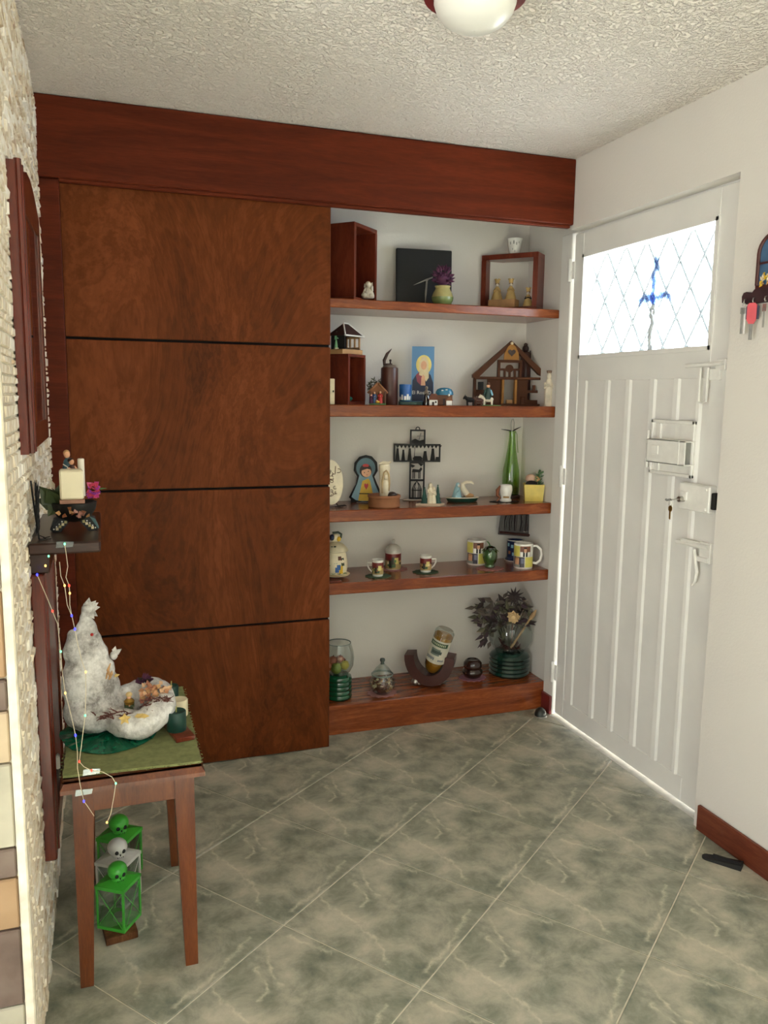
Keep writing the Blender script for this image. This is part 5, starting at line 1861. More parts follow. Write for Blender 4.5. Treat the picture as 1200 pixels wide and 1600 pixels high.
# things on the console
cb0 = at(117, 828, 'z', ZS)
KB = (cb0 - CAM).dot(Fw) / FPX
ROT = -math.atan2(cb0.x, cb0.y)


def con(name, label, cat, x, y, z, group=None):
    v = Matrix.Rotation(ROT, 3, 'Z') @ Vector((x * KB, y * KB, z * KB))
    return Item(name, label, cat, cb0 + v, ROT, KB, group)


bw2 = con('coconut_bowl', 'dark round bowl on two beaded feet holding dried petals on the console', 'bowl', 0, 0, 0)
m = M().lathe([(4, 13), (14, 15), (25, 22), (32, 33), (34, 44), (31, 45), (28, 36), (22, 27), (.1, 20)], BLACK, n=30, cap=False).lathe([(.1, 13), (4, 13)], BLACK, cap=False)
# cut-away look: a dark ring facing the room
bw2.part('bowl', m)
PT = plain('pattern_teal', '31545a', .4)
for s_ in (-1, 1):
    m = M()
    m.prism([(s_ * 8, 15), (s_ * 22, 22), (s_ * 34, 3), (s_ * 32, 0), (s_ * 20, 0)], -14, 12, BLACK)
    ft = bw2.part('foot', m)
    m = M().prism([(s_ * 22.4, 22), (s_ * 30, 19), (s_ * 35.5, 4), (s_ * 34.2, 3)], -14, 12, PT if s_ > 0 else BLACK)
    for k in range(4):
        m.box((s_ * (13 + k * 4.2) - 1.6, -14.7, 13 - k * 3.4), (s_ * (13 + k * 4.2) + 2.2, -14, 17.0 - k * 3.4), IVORY if k % 2 else plain('bead_gold', 'a99a62', .4))
        m.ball((s_ * (18 + k * 4), -14.4, 16 - k * 3.8), 1.2, WHITE, 6, 5)
    bw2.part('bead_trim', m, None, ft)
m = M()
rr = random.Random(17)
for i in range(34):
    a, q = rr.uniform(0, 6.28), rr.uniform(0, 24)
    m.leaf((q * math.cos(a), q * math.sin(a), rr.uniform(28, 38)), (rr.uniform(-1, 1), rr.uniform(-1, 1), rr.uniform(-.2, .8)), (0, -.6, 1), 11, 8, rr.choice([plain('petal_rust', '8a5230', .8), TAN, BROWN, plain('petal_pink', 'a5776a', .8)]), .6)
for i in range(12):
    x = rr.uniform(-20, 20)
    m.leaf((x, -31, rr.uniform(24, 36)), (rr.uniform(-1, 1), -.6, rr.uniform(-.4, .6)), (0, -1, .4), 10, 8, rr.choice([plain('petal_rust', '8a5230', .8), TAN, plain('petal_pink', 'a5776a', .8)]), .6)
bw2.part('dried_petals', m, kind='stuff')
pk = con('candle_stand', 'small pinkish wooden tile under the square cream candle', 'stand', -2, -14, 45.2)
pk.solo(M().box((-18, -18, 0), (18, 32, 6), plain('rose_wood', '8d6350', .6), .6))
cd = con('square_candle', 'thick square cream candle on the wooden tile above the dark bowl', 'candle', -2, -16, 51.4)
WAX = plain('cream_wax', 'dfd3b6', .5, 0, .04, 10)
cd.part('wax', M().box((-17, -15, 0), (17, 15, 45), WAX, 2.5))
cd.part('wick', M().tube([(-4, 0, 44), (-5, 0, 49), (-11, 0, 53)], .7, CERW, 5))
tc_ = con('slim_candle', 'slim white candle standing behind the square cream candle', 'candle', 13, 14, 51.4)
tc_.part('wax', M().lathe([(5, 0), (5, 58), (4, 59), (.1, 58.5)], plain('white_wax', 'e6dfd0', .5, 0, .03), n=16))
tc_.part('wick', M().tube([(0, 0, 58), (.5, 0, 62)], .5, BROWN, 5))
hf = con('family_figurine', 'painted figurine of a seated couple behind the square cream candle', 'figurine', -6, 9, 51.4)
m = M().lathe([(11, 0), (12, 10), (10, 30), (8, 46), (6, 56), (3, 61)], plain('family_blue', '3c5a66', .45), n=16, sy=.7)
m.ball((-1, -1, 66), (4.6, 4.6, 5.6), SKIN).ball((-1.5, .5, 68), (5, 4.8, 5.2), TAN)
hf.part('standing_person', m)
m = M().lathe([(9, 30), (8, 40), (5.5, 47), (3, 50)], plain('family_brown', '4a2a20', .5), (6, -5, 0), 14, sy=.8).ball((5, -6, 55), (4, 4, 4.8), SKIN)
m.ball((4, -5, 57), (4.6, 4.4, 4), HAIR).tube([(9, -6, 48), (14, -7, 40), (15, -8, 33)], 2, SKIN, 6).ball((1, -9, 44), (3, 2.6, 2.6), SKIN)
hf.part('kneeling_person', m)
lv = con('green_leaf_bow', 'folded dark green satin leaf at the left rim of the dark bowl', 'leaf', -27, -8, 45)
SATIN = plain('olive_satin', '3f4a2c', .35, 0, .15, 20)
m = M()
for d, l, w_ in (((-1, -.2, 1.2), 40, 32), ((-.5, -.6, 1), 34, 28), ((-1, .2, .3), 32, 24), ((.1, -.3, 1), 34, 24), ((-.6, -.5, -.6), 24, 22)):
    m.leaf((4, 0, -4), d, (-.3, -1, .2), l, w_, SATIN, 1)
lv.solo(m)
lt = con('white_ribbon_leaf', 'thin pale ribbon tip sticking up behind the green leaf', 'ribbon', -30, 4, 62)
lt.solo(M().leaf((4, 0, 0), (-.4, 0, 1), (0, -1, 0), 24, 8, CERW, .6).leaf((2, 2, -16), (-.1, 0, 1), (0, -1, 0), 20, 5, CERW, .6))
mf = con('pink_flower', 'bright pink silk flower beside the square candle', 'flower', 28, -8, 46)
m = M()
rr = random.Random(2)
for k in range(30):
    a, b_ = rr.uniform(0, 6.28), rr.uniform(-1, 1)
    d = (math.cos(a) * .9, math.sin(a) * .6 - .3, b_)
    m.leaf((1 + d[0] * 3, d[1] * 3, 16 + d[2] * 9), d, (0, -1, .5), 9, 9, rr.choice([MAGENTA, plain('pink_petal', 'd86a92', .6), plain('red_petal', 'c2405f', .6), plain('violet_petal', '9a3fae', .6)]), .6)
mf.part('petals', m)
mf.part('leaf', M().leaf((6, -2, 18), (1, 0, .1), (0, -.3, 1), 15, 6, GREEN, .6))
bt_ = Item('black_palm_ornament', 'black feathery dried ornament leaning on the stone wall by the console', 'ornament', (-.146, 2.02, ZS), 0, None)
m = M()
rr = random.Random(12)
for k in range(46):
    t = k / 45
    y = rr.uniform(-14, 14) * (1 - .55 * t)
    m.leaf((-4 + 3 * rr.random(), y, 6 + t * 62), (rr.uniform(0, .25), y * .02 + rr.uniform(-.2, .2), 1), (1, -.3, .1), 26, 8, SOFTBLACK, .6)
bt_.part('feathers', m)
bt_.part('stalk', M().tube([(0, 0, 0), (-5, 0, 50), (-8, 0, 92)], 1.6, BLACK, 6))
bt_.part('twig_foot', M().tube([(0, 0, 6), (9, -6, 3), (16, -8, 5)], .9, BLACK, 5).tube([(6, -4, 3), (12, -12, 1.2)], .8, BLACK, 5).tube([(0, -8, 1), (18, -6, 1)], .8, BLACK, 5))

# outlet with plug under the console
ou = Item('wall_outlet', 'white wall outlet low on the stone wall behind the side table', 'outlet', (XL + .008, 2.40, .33), math.pi / 2, 1)
ou.part('plate', M().box((-.06, -.018, -.07), (.06, .002, .07), WHITE, .006))
pg = ou.part('plug', M().box((-.03, -.045, .0), (.0, -.018, .03), SOFTBLACK, .004), 'black plug')
ou.part('cord', M().tube([(-.015, -.045, .015), (-.02, -.075, .0), (-.01, -.07, -.05), (.02, -.05, -.10)], .004, BLACK, 6), None, pg)

# ================================================================== SIDE TABLE
ZT = .542
TX0, TX1, TY0, TY1 = -.118, .207, 1.87, 2.40
tb = Item('side_table', 'small brown wooden side table with tapered legs by the stone wall', 'table', ((TX0 + TX1) / 2, (TY0 + TY1) / 2, 0), 0, 1)
cx_, cy__ = tb.loc.x, tb.loc.y
bx = lambda x0, y0, z0, x1, y1, z1, c=0: M().box((x0 - cx_, y0 - cy__, z0), (x1 - cx_, y1 - cy__, z1), TABLEW, c)
m = bx(TX0 + .004, TY0 + .004, ZT - .012, TX1 - .004, TY1 - .004, ZT, .004)
tp = tb.part('top', m)
a_ = [(TX0, TY0), (TX1, TY0), (TX1, TY1), (TX0, TY1)]
b_ = [(TX0 + .016, TY0 + .016), (TX1 - .016, TY0 + .016), (TX1 - .016, TY1 - .016), (TX0 + .016, TY1 - .016)]
c_ = [(TX0 + .008, TY0 + .008), (TX1 - .008, TY0 + .008), (TX1 - .008, TY1 - .008), (TX0 + .008, TY1 - .008)]
V = [(x - cx_, y - cy__, ZT - .034) for x, y in a_] + [(x - cx_, y - cy__, ZT - .024) for x, y in a_] + [(x - cx_, y - cy__, ZT - .011) for x, y in c_] + [(x - cx_, y - cy__, ZT - .034) for x, y in b_]
m.add(V, [(i + o, (i + 1) % 4 + o, (i + 1) % 4 + 4 + o, i + 4 + o) for o in (0, 4) for i in range(4)] + [(8, 9, 10, 11)] + [(3, 2, 1, 0)], TABLEW)
tb.part('moulded_edge', m, None, tp)
IN = .024
tb.part('front_apron', bx(TX0 + .05, TY0 + IN + .006, .445, TX1 - .05, TY0 + IN + .026, ZT - .034, .001))
tb.part('back_apron', bx(TX0 + .05, TY1 - IN - .026, .445, TX1 - .05, TY1 - IN - .006, ZT - .034, .001))
tb.part('side_apron', bx(TX0 + IN + .006, TY0 + .06, .445, TX0 + IN + .026, TY1 - .06, ZT - .034, .001))
tb.part('side_apron', bx(TX1 - IN - .026, TY0 + .06, .445, TX1 - IN - .006, TY1 - .06, ZT - .034, .001))
for sx in (0, 1):
    for sy in (0, 1):
        ox, oy = (TX1 - IN if sx else TX0 + IN), (TY1 - IN if sy else TY0 + IN)
        dx, dy = (-1 if sx else 1), (-1 if sy else 1)
        tw_, bw_ = .046, .030
        V = []
        for z, w_ in ((0, bw_), (.445, tw_), (ZT - .034, tw_)):
            V += [(ox - cx_, oy - cy__, z), (ox + dx * w_ - cx_, oy - cy__, z), (ox + dx * w_ - cx_, oy + dy * w_ - cy__, z), (ox - cx_, oy + dy * w_ - cy__, z)]
        m = M().add(V, [(3, 2, 1, 0), (8, 9, 10, 11)] + [(i + o, (i + 1) % 4 + o, (i + 1) % 4 + 4 + o, i + 4 + o) for o in (0, 4) for i in range(4)], TABLEW)
        tb.part('leg', m)

# mat
rr = random.Random(6)
FELT = plain('olive_felt', '74774a', 1, 0, .2, 60, .6)
mt_ = Item('table_mat', 'olive green fleece mat with a ragged edge covering the side table', 'mat', (.043, 2.13, ZT), 0, 1)
mc = [(-.155, -.245), (.155, -.262), (.16, .262), (-.15, .265)]
edge = []
for i in range(4):
    a, b = Vector((*mc[i], 0)), Vector((*mc[(i + 1) % 4], 0))
    nn = 26 if i in (1, 3) else 18
    for k in range(nn):
        p_ = a.lerp(b, k / nn)
        edge.append((p_.x + rr.uniform(-.0015, .0015), p_.y + rr.uniform(-.0015, .0015)))
mt_.part('cloth', M().prism(edge, .0005, .0065, FELT, 'xy'))
m = M()
for i, (x, y) in enumerate(edge):
    for k in range(5):
        d = Vector((x, y, 0)).normalized()
        tng = Vector((-d.y, d.x, 0))
        p_ = Vector((x, y, .004)) + tng * rr.uniform(-.008, .008) - d * .002
        m.leaf(p_, d + tng * rr.uniform(-.6, .6) + Vector((0, 0, rr.uniform(-.7, .3))), (0, 0, 1), rr.uniform(.004, .008), .003, FELT, .0006)
mt_.part('fringe', m, kind='stuff')
ZM = ZT + .0072

# white cloth mountain nativity
mb = at(182, 1141, 'z', ZM)
KM = (mb - CAM).dot(Fw) / FPX
RM = -math.atan2(mb.x, mb.y)


def mtn(name, label, cat, x, y, z, group=None):
    v = Matrix.Rotation(RM, 3, 'Z') @ Vector((x * KM, y * KM, z * KM))
    return Item(name, label, cat, mb + v, RM, KM, group)


fo = mtn('green_foil_sheet', 'crumpled shiny green foil sheet under the white cloth mountain', 'foil', 0, 0, 0)
FOIL = plain('green_foil', '0d6a4c', .18, .35, .3, 60)
V, F = [(-10, -2, 2.4)], []
n = 40
for ring, q in ((1, .5), (2, 1.0)):
    for i in range(n):
        a = 2 * math.pi * i / n
        V.append((-8 + 74 * q * math.cos(a) * (1 + .05 * math.sin(5 * a)), -8 + 74 * q * math.sin(a) * (1 + .06 * math.cos(4 * a)), (1.0 + 2.2 * rr.random()) if ring == 2 else 2.5 * rr.random() + .8))
for i in range(n):
    k = (i + 1) % n
    F += [(0, 1 + i, 1 + k), (1 + i, 1 + n + i, 1 + n + k, 1 + k)]
m = M().add(V, F, FOIL)
m.add([(v[0], v[1], v[2] - .8) for v in V], [f[::-1] for f in F], FOIL)
m.add([V[1 + n + i] for i in range(n)] + [(V[1 + n + i][0], V[1 + n + i][1], V[1 + n + i][2] - .8) for i in range(n)], [(i, (i + 1) % n, (i + 1) % n + n, i + n) for i in range(n)], FOIL)
fo.solo(m)

mo = mtn('cotton_mountain', 'white cotton wool mountain with a pointed peak curling round a nest', 'nativity scene', 0, 0, 2.6)
m = M()
for x, y, z, r in ((-32, 6, 34, (46, 44, 36)), (-34, 8, 70, (42, 36, 32)), (-35, 8, 98, (36, 30, 28)), (-36, 8, 122, (29, 24, 24)), (-37, 8, 144, (22, 18, 20)), (-38, 8, 162, (15, 13, 17)), (-38, 8, 178, (10, 9, 14)), (-39, 8, 192, (7, 7, 8)), (-56, 8, 150, (13, 10, 14)), (-62, 8, 128, (12, 12, 20)), (-64, 8, 80, (14, 20, 34))):
    m.ball((x, y, z), r, WHITE, 18, 12)
for i in range(22):
    a = 2 * math.pi * i / 22
    h = 22 + 17 * max(0, math.sin(a)) + 16 * max(0, math.cos(a))
    m.ball((37 + 34 * math.cos(a), -14 + 35 * math.sin(a), h), (21, 21, 23 + 7 * max(0, math.sin(a))), WHITE, 14, 9)
m.ball((36, -16, 8), (36, 34, 12), WHITE, 16, 9)
me = mo._mesh('blob', m)
ob = bpy.data.objects.new('blob', me)
COL.objects.link(ob)
md = ob.modifiers.new('r', 'REMESH')
md.mode = 'VOXEL'
md.voxel_size = .0055
sm_ = ob.modifiers.new('s', 'SMOOTH')
sm_.iterations = 5
me2 = bpy.data.meshes.new_from_object(ob.evaluated_get(bpy.context.evaluated_depsgraph_get()))
bpy.data.objects.remove(ob)
bm = bmesh.new()
bm.from_mesh(me2)
bm.normal_update()
for v in bm.verts:
    d = mnoise.noise(v.co * 26) * .0045 + mnoise.noise(v.co * 70) * .0022
    v.co += v.normal * d
    v.co.z = max(v.co.z, 0)
for f in bm.faces:
    f.smooth = True
bm.to_mesh(me2)
bm.free()
me2.materials.clear()
m_, nt, b, N, L = nodes('cotton_wool')
tc = N('ShaderNodeTexCoord')
n1 = N('ShaderNodeTexNoise')
n1.inputs['Scale'].default_value = 11
n1.inputs['Detail'].default_value = 8
n1.inputs['Roughness'].default_value = .75
L(tc.outputs['Object'], n1.inputs['Vector'])
r_ = ramp(nt, [(.38, '7d7773'), (.48, 'b9b4b0'), (.60, 'e2deda')])
L(n1.outputs['Fac'], r_.inputs[0])
L(r_.outputs[0], b.inputs['Base Color'])
b.inputs['Roughness'].default_value = 1
n2 = N('ShaderNodeTexNoise')
n2.inputs['Scale'].default_value = 160
n2.inputs['Detail'].default_value = 4
L(tc.outputs['Object'], n2.inputs['Vector'])
bp = N('ShaderNodeBump')
bp.inputs['Strength'].default_value = .55
bp.inputs['Distance'].default_value = .003
L(n2.outputs['Fac'], bp.inputs['Height'])
L(bp.outputs[0], b.inputs['Normal'])
COTTON = m_
me2.materials.append(COTTON)
link('cotton_body', me2, mo.root())
m = M()
for d in ((.2, -.2, 1), (.9, -.3, .9), (1, 0, .1), (.8, -.2, -.6), (.3, -.3, -.4), (1, .2, .5)):
    m.leaf((-36, 6, 193), d, (0, -1, .2), 19, 13, COTTON, 2)
m.ball((-35, 6, 194), (9, 7, 8), COTTON, 12, 8)
mo.part('peak_tuft', m)
mo.part('small_tuft', M().ball((0, 8, 116), (6, 5, 7), COTTON, 10, 7).leaf((0, 8, 118), (1, 0, .6), (0, -1, 0), 14, 9, COTTON, 2).leaf((0, 8, 120), (.3, 0, 1), (0, -1, 0), 11, 8, COTTON, 2))
mo.part('red_bead', M().ball((-30, -12.5, 158), 2.4, RED, 10, 7), 'red bead on the peak')
mo.part('straw_tuft', M().tube([(-6, -26, 92), (-9, -30, 106), (-5, -28, 116)], [1.5, 2.4, .6], TAN, 6).tube([(-8, -26, 90), (-4, -30, 100), (-3, -28, 104)], [1.2, 2.4, .6], TAN, 6).tube([(-12, -27, 92), (-10, -31, 102)], [1.2, 1.6], TAN, 6).leaf((-1, -14, 90), (1, -.4, .4), (0, -1, .5), 10, 6, plain('straw_star', 'c9ab68', .7), .8))
TWIG = plain('red_twig', '5a2f28', .8)
m = M()
rr = random.Random(14)
for x0, x1, y0, z0, nn in ((-30, 40, -54, 40, 20), (44, 78, -44, 52, 18)):
    for k in range(nn):
        x = rr.uniform(x0, x1)
        p_ = Vector((x, y0 + rr.uniform(-4, 6), z0 + rr.uniform(-3, 6)))
        d = Vector((rr.uniform(-1, 1), rr.uniform(-.6, .1), rr.uniform(-.1, .6))).normalized()
        e_ = p_ + d * rr.uniform(10, 20)
        m.tube([p_, (p_ + e_) / 2 + Vector((0, 0, 1.5)), e_], [1.1, .9, .4], TWIG, 5)
        m.tube([(p_ + e_) / 2, (p_ + e_) / 2 + Vector((rr.uniform(-5, 5), -2, rr.uniform(2, 7)))], [.7, .4], TWIG, 5)
mo.part('twigs', m, kind='stuff')
nf = mtn('king_figurine', 'small green and gold robed figurine standing in the cotton nest', 'figurine', 20, -24, 26)
nf.part('figure', M().figure((0, 0, 0), 40, plain('olive_robe', '4e5a3c', .5), SKIN, None, .40))
nf.part('gold_collar', M().lathe([(7, 24), (8, 29), (4, 33)], BRASS, n=12))
nf.part('turban', M().ball((0, 0, 39), (5, 5, 4), plain('turban', 'c9ab76', .6), 10, 7))
pfl = mtn('purple_dried_flower', 'purple dried flower at the back of the cotton nest', 'flower', 44, 0, 70)
m = M()
for k in range(22):
    a = rr.uniform(0, 6.28)
    m.leaf((0, 0, 4), (math.cos(a), math.sin(a) * .6 - .3, rr.uniform(0, 1)), (0, -1, .6), 15, 8, rr.choice([plain('plum_petal', '4f1d3a', .8), PURPLE, plain('dark_center', '2f2417', .8)]), .6)
pfl.solo(m)
orf = mtn('orange_dried_flowers', 'cluster of dried peach coloured flowers on the right of the cotton nest', 'flowers', 58, -24, 58)
m = M()
for k in range(60):
    p_ = (rr.uniform(-18, 22), rr.uniform(-8, 10), rr.uniform(-8, 16))
    m.leaf(p_, (rr.uniform(-1, 1), rr.uniform(-1, .2), rr.uniform(-.3, 1)), (0, -1, .5), 10, 8, rr.choice([plain('peach', 'c08a66', .8), TAN, plain('salmon', 'a96d57', .8), plain('pale_peach', 'd3aa86', .8)]), .6)
orf.solo(m)
sta = mtn('straw_star', 'yellow straw star lying in the twigs at the front of the cotton nest', 'ornament', 12, -66, 38)
m = M()
for k in range(5):
    a = math.pi / 2 + k * 2 * math.pi / 5
    m.leaf((0, 0, 6), (math.cos(a), -.35, math.sin(a)), (0, -1, .3), 10, 6, plain('straw_star', 'c9ab68', .7), 1.2)
for k in range(4):
    m.leaf((14 + k * 3, 2, 6), (1, -.3, rr.uniform(0, .4)), (0, -1, .8), 13, 7, plain('straw_star', 'c9ab68', .7), 1)
sta.solo(m)

# candles on the mat
PCAN = plain('green_wax', '0f3a30', .45, 0, .1, 30)


def candle(label, px, py, r, h, mat, dz=0, wick=True):
    p_ = at(px, py, 'z', ZM + dz)
    c = Item('pillar_candle', label, 'candle', p_)
    c.part('wax', M().lathe([(r * .97, 0), (r, 1), (r, h - 1.5), (r * .93, h), (r * .6, h - 2), (.1, h - 2.2)], mat, n=26))
    if wick:
        c.part('wick', M().tube([(0, 0, h - 3), (.4, 0, h + 7)], 1.0, plain('wick', 'b3b06a', .7), 6))
    return c


bk_ = Item('wooden_candle_board', 'small dark wooden board beneath the green and cream candles on the mat', 'board', at(285, 1150, 'z', ZM), .20, 1)
bk_.solo(M().box((-.026, -.036, 0), (.022, .085, .011), CUBEW, .001))
candle('dark green pillar candle at the front right of the mat', 276, 1140, 15, 31, PCAN, .0112)
candle('cream pillar candle behind the front green candle', 280, 1117, 13.5, 26, plain('pale_wax', 'd9cbaa', .5, 0, .04, 10), .0112, False)
candle('dark green pillar candle at the back corner of the mat', 268, 1092, 11, 22, PCAN)

# ================================================================== STRING LIGHTS
sl_ = Item('string_lights', 'thin wire string of coloured LED lights draped from the console to the side table', 'string lights', (-.02, 1.93, ZS), 0, 1)


def drape(pts):
    out = []
    for px, py in pts:
        f = min(1, max(0, (py - 870) / (1200 - 870)))
        y = 1.953 + (1.858 - 1.953) * f
        out.append(at(px, py, 'y', y) - sl_.loc)
    return out


P1 = [(101, 850), (104, 870), (106, 885), (103, 902), (108, 915), (109, 927), (109, 945), (112, 961), (117, 983), (121, 1005), (127, 1030), (134, 1050), (134, 1085), (133, 1118), (129, 1150), (124, 1190), (131, 1198), (143, 1204), (160, 1206), (175, 1214), (181, 1224), (178, 1245), (173, 1272), (167, 1285)]
P2 = [(58, 898), (64, 912), (74, 935), (82, 955), (90, 975), (93, 1000), (95, 1018), (97, 1048), (102, 1083), (108, 1105), (114, 1130), (118, 1149), (121, 1175), (121, 1200), (125, 1225), (131, 1252), (137, 1260), (147, 1275)]
P3 = [(93, 878), (95, 900), (101, 915), (105, 945), (112, 962)]
WIRE = plain('silver_wire', 'cfc0a4', .35, .3)
for P in (P1, P2, P3):
    sl_.part('wire', M().tube(drape(P), .0008, WIRE, 5))
LED = {k: plain('led_' + k, h, .4, 0, 0, emit=e) for k, h, e in (('blue', '2a2cff', 5), ('green', '6fe0a0', 1.6), ('red', 'ff3a2a', 1.8), ('amber', 'ffc861', 2.0))}
for px, py, c in ((101, 850, 'green'), (108, 915, 'red'), (109, 927, 'amber'), (117, 983, 'blue'), (134, 1050, 'amber'), (133, 1118, 'green'), (124, 1190, 'red'), (143, 1204, 'red'), (181, 1224, 'green'), (167, 1285, 'amber'), (58, 898, 'blue'), (82, 955, 'red'), (95, 1018, 'green'), (102, 1083, 'amber'), (118, 1149, 'blue'), (131, 1252, 'blue'), (101, 915, 'amber'), (112, 962, 'blue'), (76, 869, 'green'), (71, 884, 'amber')):
    q = drape([(px, py)])[0]
    sl_.part('bulb', M().ball(q, (.0023, .0023, .0032), LED[c], 8, 6))
TAPE = glass('clear_tape', 'c8cfd0', .3, .2)
for px, py, y in ((101, 851, 1.957), (143, 1206, 1.866), (131, 1238, 1.866)):
    q = at(px, py, 'y', y) - sl_.loc
    sl_.part('tape', M().prism([(q.x - .019, q.z - .007), (q.x + .017, q.z - .006), (q.x + .02, q.z + .006), (q.x - .017, q.z + .008)], q.y, q.y - .0006, TAPE))

# ================================================================== LANTERNS UNDER THE TABLE
def lantern(label, px, py, z, mat, skullmat):
    p_ = at(px, py, 'z', z)
    t_ = Item('skull_lantern', label, 'lantern', p_, math.radians(-34) - math.atan2(p_.x, p_.y), None, 'lanterns under the side table')
    w_, h, g = 24, 66, 3.0
    m = M().box((-w_, -w_, 0), (w_, w_, 5), mat, .5)
    t_.part('base', m)
    for sx in (-1, 1):
        for sy in (-1, 1):
            t_.part('corner_post', M().box((sx * w_, sy * w_, 5), (sx * (w_ - g), sy * (w_ - g), h), mat))
    m = M()
    m.box((-w_ - 1, -w_ - 1, h), (w_ + 1, -w_ + 3, h + 5), mat).box((-w_ - 1, w_ - 3, h), (w_ + 1, w_ + 1, h + 5), mat)
    m.box((-w_ - 1, -w_ - 1, h), (-w_ + 3, w_ + 1, h + 5), mat).box((w_ - 3, -w_ - 1, h), (w_ + 1, w_ + 1, h + 5), mat)
    V = [(-w_ - 1, -w_ - 1, h + 5), (w_ + 1, -w_ - 1, h + 5), (w_ + 1, w_ + 1, h + 5), (-w_ - 1, w_ + 1, h + 5), (-9, -9, h + 9), (9, -9, h + 9), (9, 9, h + 9), (-9, 9, h + 9)]
    m.add(V, [(0, 1, 5, 4), (1, 2, 6, 5), (2, 3, 7, 6), (3, 0, 4, 7), (4, 5, 6, 7), (3, 2, 1, 0)], mat)
    rf = t_.part('roof', m)
    for sx, sy in ((0, -1), (0, 1), (-1, 0), (1, 0)):
        q = M()
        if sx == 0:
            q.box((-w_ + g, sy * (w_ - 1), 5), (w_ - g, sy * (w_ - 1.8), h), CLEAR)
            a_, b_ = (-w_ + g, sy * w_, 6), (w_ - g, sy * w_, h - 2)
            c_, d_ = (-w_ + g, sy * w_, h - 2), (w_ - g, sy * w_, 6)
        else:
            q.box((sx * (w_ - 1), -w_ + g, 5), (sx * (w_ - 1.8), w_ - g, h), CLEAR)
            a_, b_ = (sx * w_, -w_ + g, 6), (sx * w_, w_ - g, h - 2)
            c_, d_ = (sx * w_, -w_ + g, h - 2), (sx * w_, w_ - g, 6)
        t_.part('pane', q)
        t_.part('cross_wire', M().tube([a_, b_], .5, mat, 5).tube([c_, d_], .5, mat, 5))
    t_.part('tealight', M().lathe([(9, 5), (9, 12), (8, 12), (.1, 11)], CHROME, n=18))
    # skull shaped finial turned to the right-hand corner
    s_ = M()
    s_.T = Matrix.Translation((0, 0, h + 6)) @ Matrix.Rotation(math.radians(50), 4, 'Z')
    s_.ball((0, 2, 14), (15, 16, 13), skullmat, 18, 12)
    s_.lathe([(9, 0), (10.5, 2), (10.5, 6), (8, 9)], skullmat, (0, -2, 0), 16)
    sk = t_.part('skull_finial', s_, None, rf)
    e_ = M()
    e_.T = s_.T
    for x in (-5, 5):
        e_.ball((x, -12.2, 12), (3.2, 2.4, 3.4), BLACK, 8, 6)
    e_.ball((0, -12.8, 7), (1.2, 1.2, 1.8), BLACK, 6, 5)
    for x in (-4, -1.4, 1.4, 4):
        e_.box((x - .4, -12.8, 0), (x + .4, -11.2, 4), BLACK)
    ev = link('face_holes', t_._mesh('face_holes', e_), rf)
    return t_


ZL = .020
lbk = Item('lantern_board', 'small worn wooden block beneath the front green lantern', 'block', at(190, 1462, 'z', 0), math.radians(8), 1)
lbk.solo(M().box((-.042, -.028, 0), (.038, .05, ZL - .0005), wood('worn_wood', '3d2517', '5d3a24', '7d5638', .7, (6, 6, .6), 6, 1, 0), .002))
lantern('bright green skull topped lantern at the front under the side table', 187, 1440, ZL, LIME, LIME)
WP = plain('lantern_white', 'c9c6c0', .4)
lantern('white skull topped lantern between the two green lanterns', 187, 1404, 0.018, WP, WP)
lantern('green skull topped lantern at the back under the side table', 189, 1367, 0.018, LIME, LIME)
for dy, lb in ((1404, 'plain wooden block beneath the white lantern'), (1367, 'plain wooden block beneath the rear green lantern')):
    bb = Item('lantern_board', lb, 'block', at(188, dy, 'z', 0), math.radians(-30), 1)
    bb.solo(M().box((-.03, -.03, 0), (.03, .03, .0175), MATS['worn_wood'], .002))

# ================================================================== KEY HOLDER
ky_ = Item('key_holder', 'arched dark red wooden key holder with a little painted window on the right wall', 'key rack', (XR - .001, 1.872, 1.70), -math.pi / 2, 1)
# local x runs towards the camera along the wall, -y into the room
KH = plain('key_rack_wood', '4e2320', .45, 0, .15, 40)
KH2 = plain('key_rack_bar', '3a2226', .5, 0, .2, 40)
arch = [(-.074, .03), (.074, .03), (.074, .14)] + [(.074 * math.cos(a), .14 + .062 * math.sin(a)) for a in [math.pi * i / 14 for i in range(1, 14)]] + [(-.074, .14)]
ky_.part('arched_board', M().prism(arch, -.014, 0, KH))
fr_ = M()
ring = [(.066 * math.cos(a), .138 + .056 * math.sin(a)) for a in [math.pi * i / 14 for i in range(15)]]
fr_.tube([(x, -.016, z) for x, z in [(.066, .05)] + ring + [(-.066, .05)]], .006, KH, 7)
fr_.box((-.066, -.018, .108), (.066, -.012, .114), KH).box((-.004, -.018, .05), (.004, -.012, .19), KH)
ky_.part('window_frame', fr_)
sky_ = [(-.06, .05), (.06, .05), (.06, .138)] + [(.06 * math.cos(a), .138 + .05 * math.sin(a)) for a in [math.pi * i / 12 for i in range(1, 12)]] + [(-.06, .138)]
ky_.part('painted_panes', M().prism(sky_, -.0155, -.0138, plain('window_blue', '41607f', .4, 0, .3, 20)))
fl_ = M()
rr = random.Random(31)
for k in range(18):
    a = rr.uniform(0, 6.28)
    fl_.leaf((-.036 + rr.uniform(-.012, .02), -.018, .062 + rr.uniform(-.01, .016)), (math.cos(a), -.4, math.sin(a)), (0, -1, 0), .014, .010, rr.choice([CREAM, IVORY, GOLD, TAN]), .001)
ky_.part('cream_flower', fl_)
ky_.part('lower_bar', M().prism([(-.08, .03), (-.1, .036), (-.112, .034), (-.118, .024), (-.116, .006), (-.1, .0), (-.085, .006), (-.07, .0), (.07, .0), (.1, .0), (.118, .024), (.1, .036), (.08, .03), (.07, .04), (-.07, .04)], -.020, -.002, KH2))
hk_ = M()
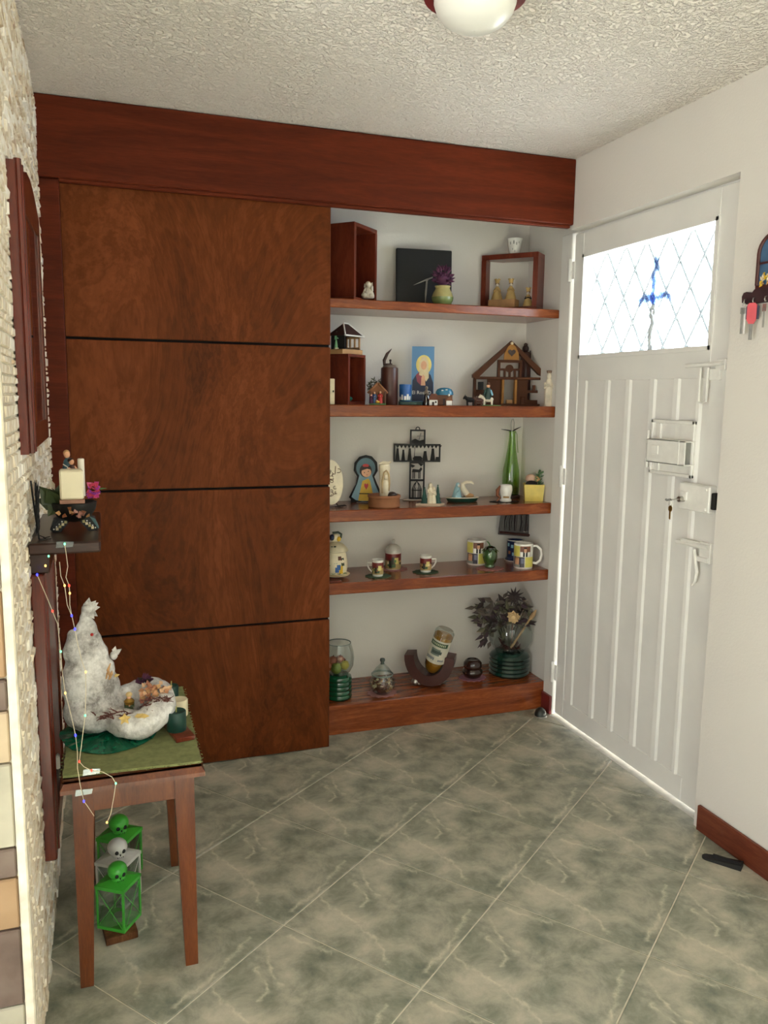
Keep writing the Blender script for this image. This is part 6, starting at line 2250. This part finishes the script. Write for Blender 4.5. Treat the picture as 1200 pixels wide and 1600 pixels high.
for x in (-.1, -.065, -.02, .03, .08):
    ky_.part('hook', M().tube([(x, -.018, .016), (x, -.026, .014), (x, -.028, .006), (x, -.025, .001), (x, -.020, .003)], .0016, CHROME, 6))
KR = ky_.loc


def keyset(name, label, x, parts):
    t_ = Item(name, label, 'keys', KR + Vector((-.026, -x, .002)), -math.radians(55), 1)
    for nm, m, lb in parts:
        t_.part(nm, m, lb)


blade = lambda x, z0, z1, w_, mat: M().box((x - w_, -.003, z1), (x + w_, -.001, z0), mat, .0004).lathe([(w_ * 1.9, 0), (w_ * 1.9, .002)], mat, (x, -.002, z0 - .004), 12)
keyset('hanging_key', 'pair of slim steel keys hanging at the left end of the key holder', -.1, [('key_ring', M().tube([(.004 * math.sin(i), -.002, -.004 + .006 * math.cos(i)) for i in range(7)], .0008, CHROME, 5), None),
       ('key', M().box((-.006, -.004, -.088), (0, -.002, -.012), plain('dull_steel', '76736d', .4, .6), .0005).box((-.0085, -.004, -.03), (.0025, -.002, -.012), plain('dull_steel', '76736d', .4, .6), .0005), None), ('key', M().box((.002, -.001, -.088), (.008, .001, -.014), CHROME, .0005).box((0, -.001, -.03), (.010, .001, -.014), CHROME, .0005), None)])
keyset('red_tagged_key', 'key with a red plastic head hanging from the middle of the key holder', -.065, [('red_head', M().prism([(-.013, -.008), (-.008, -.002), (.008, -.002), (.013, -.008), (.013, -.05), (.007, -.062), (-.007, -.062), (-.013, -.05)], -.008, -.003, plain('tag_red', 'c8424c', .4)), 'red plastic head'),
       ('blue_tag', M().prism([(-.017, -.012), (-.01, -.006), (.012, -.006), (.019, -.012), (.019, -.048), (-.017, -.048)], -.002, .0, NAVY), 'dark blue tag behind'), ('blade', M().box((-.0045, -.007, -.108), (.0045, -.004, -.060), plain('dull_steel', '76736d', .4, .6), .0005), None)])
keyset('hanging_key', 'thin dark key hanging to the right of the red headed key', -.02, [('key', M().box((-.0025, -.002, -.075), (.0025, 0, -.02), MATS['dull_steel'], .0004).box((-.005, -.002, -.03), (.005, 0, -.008), plain('key_brown', '6b4038', .5), .0004), None)])
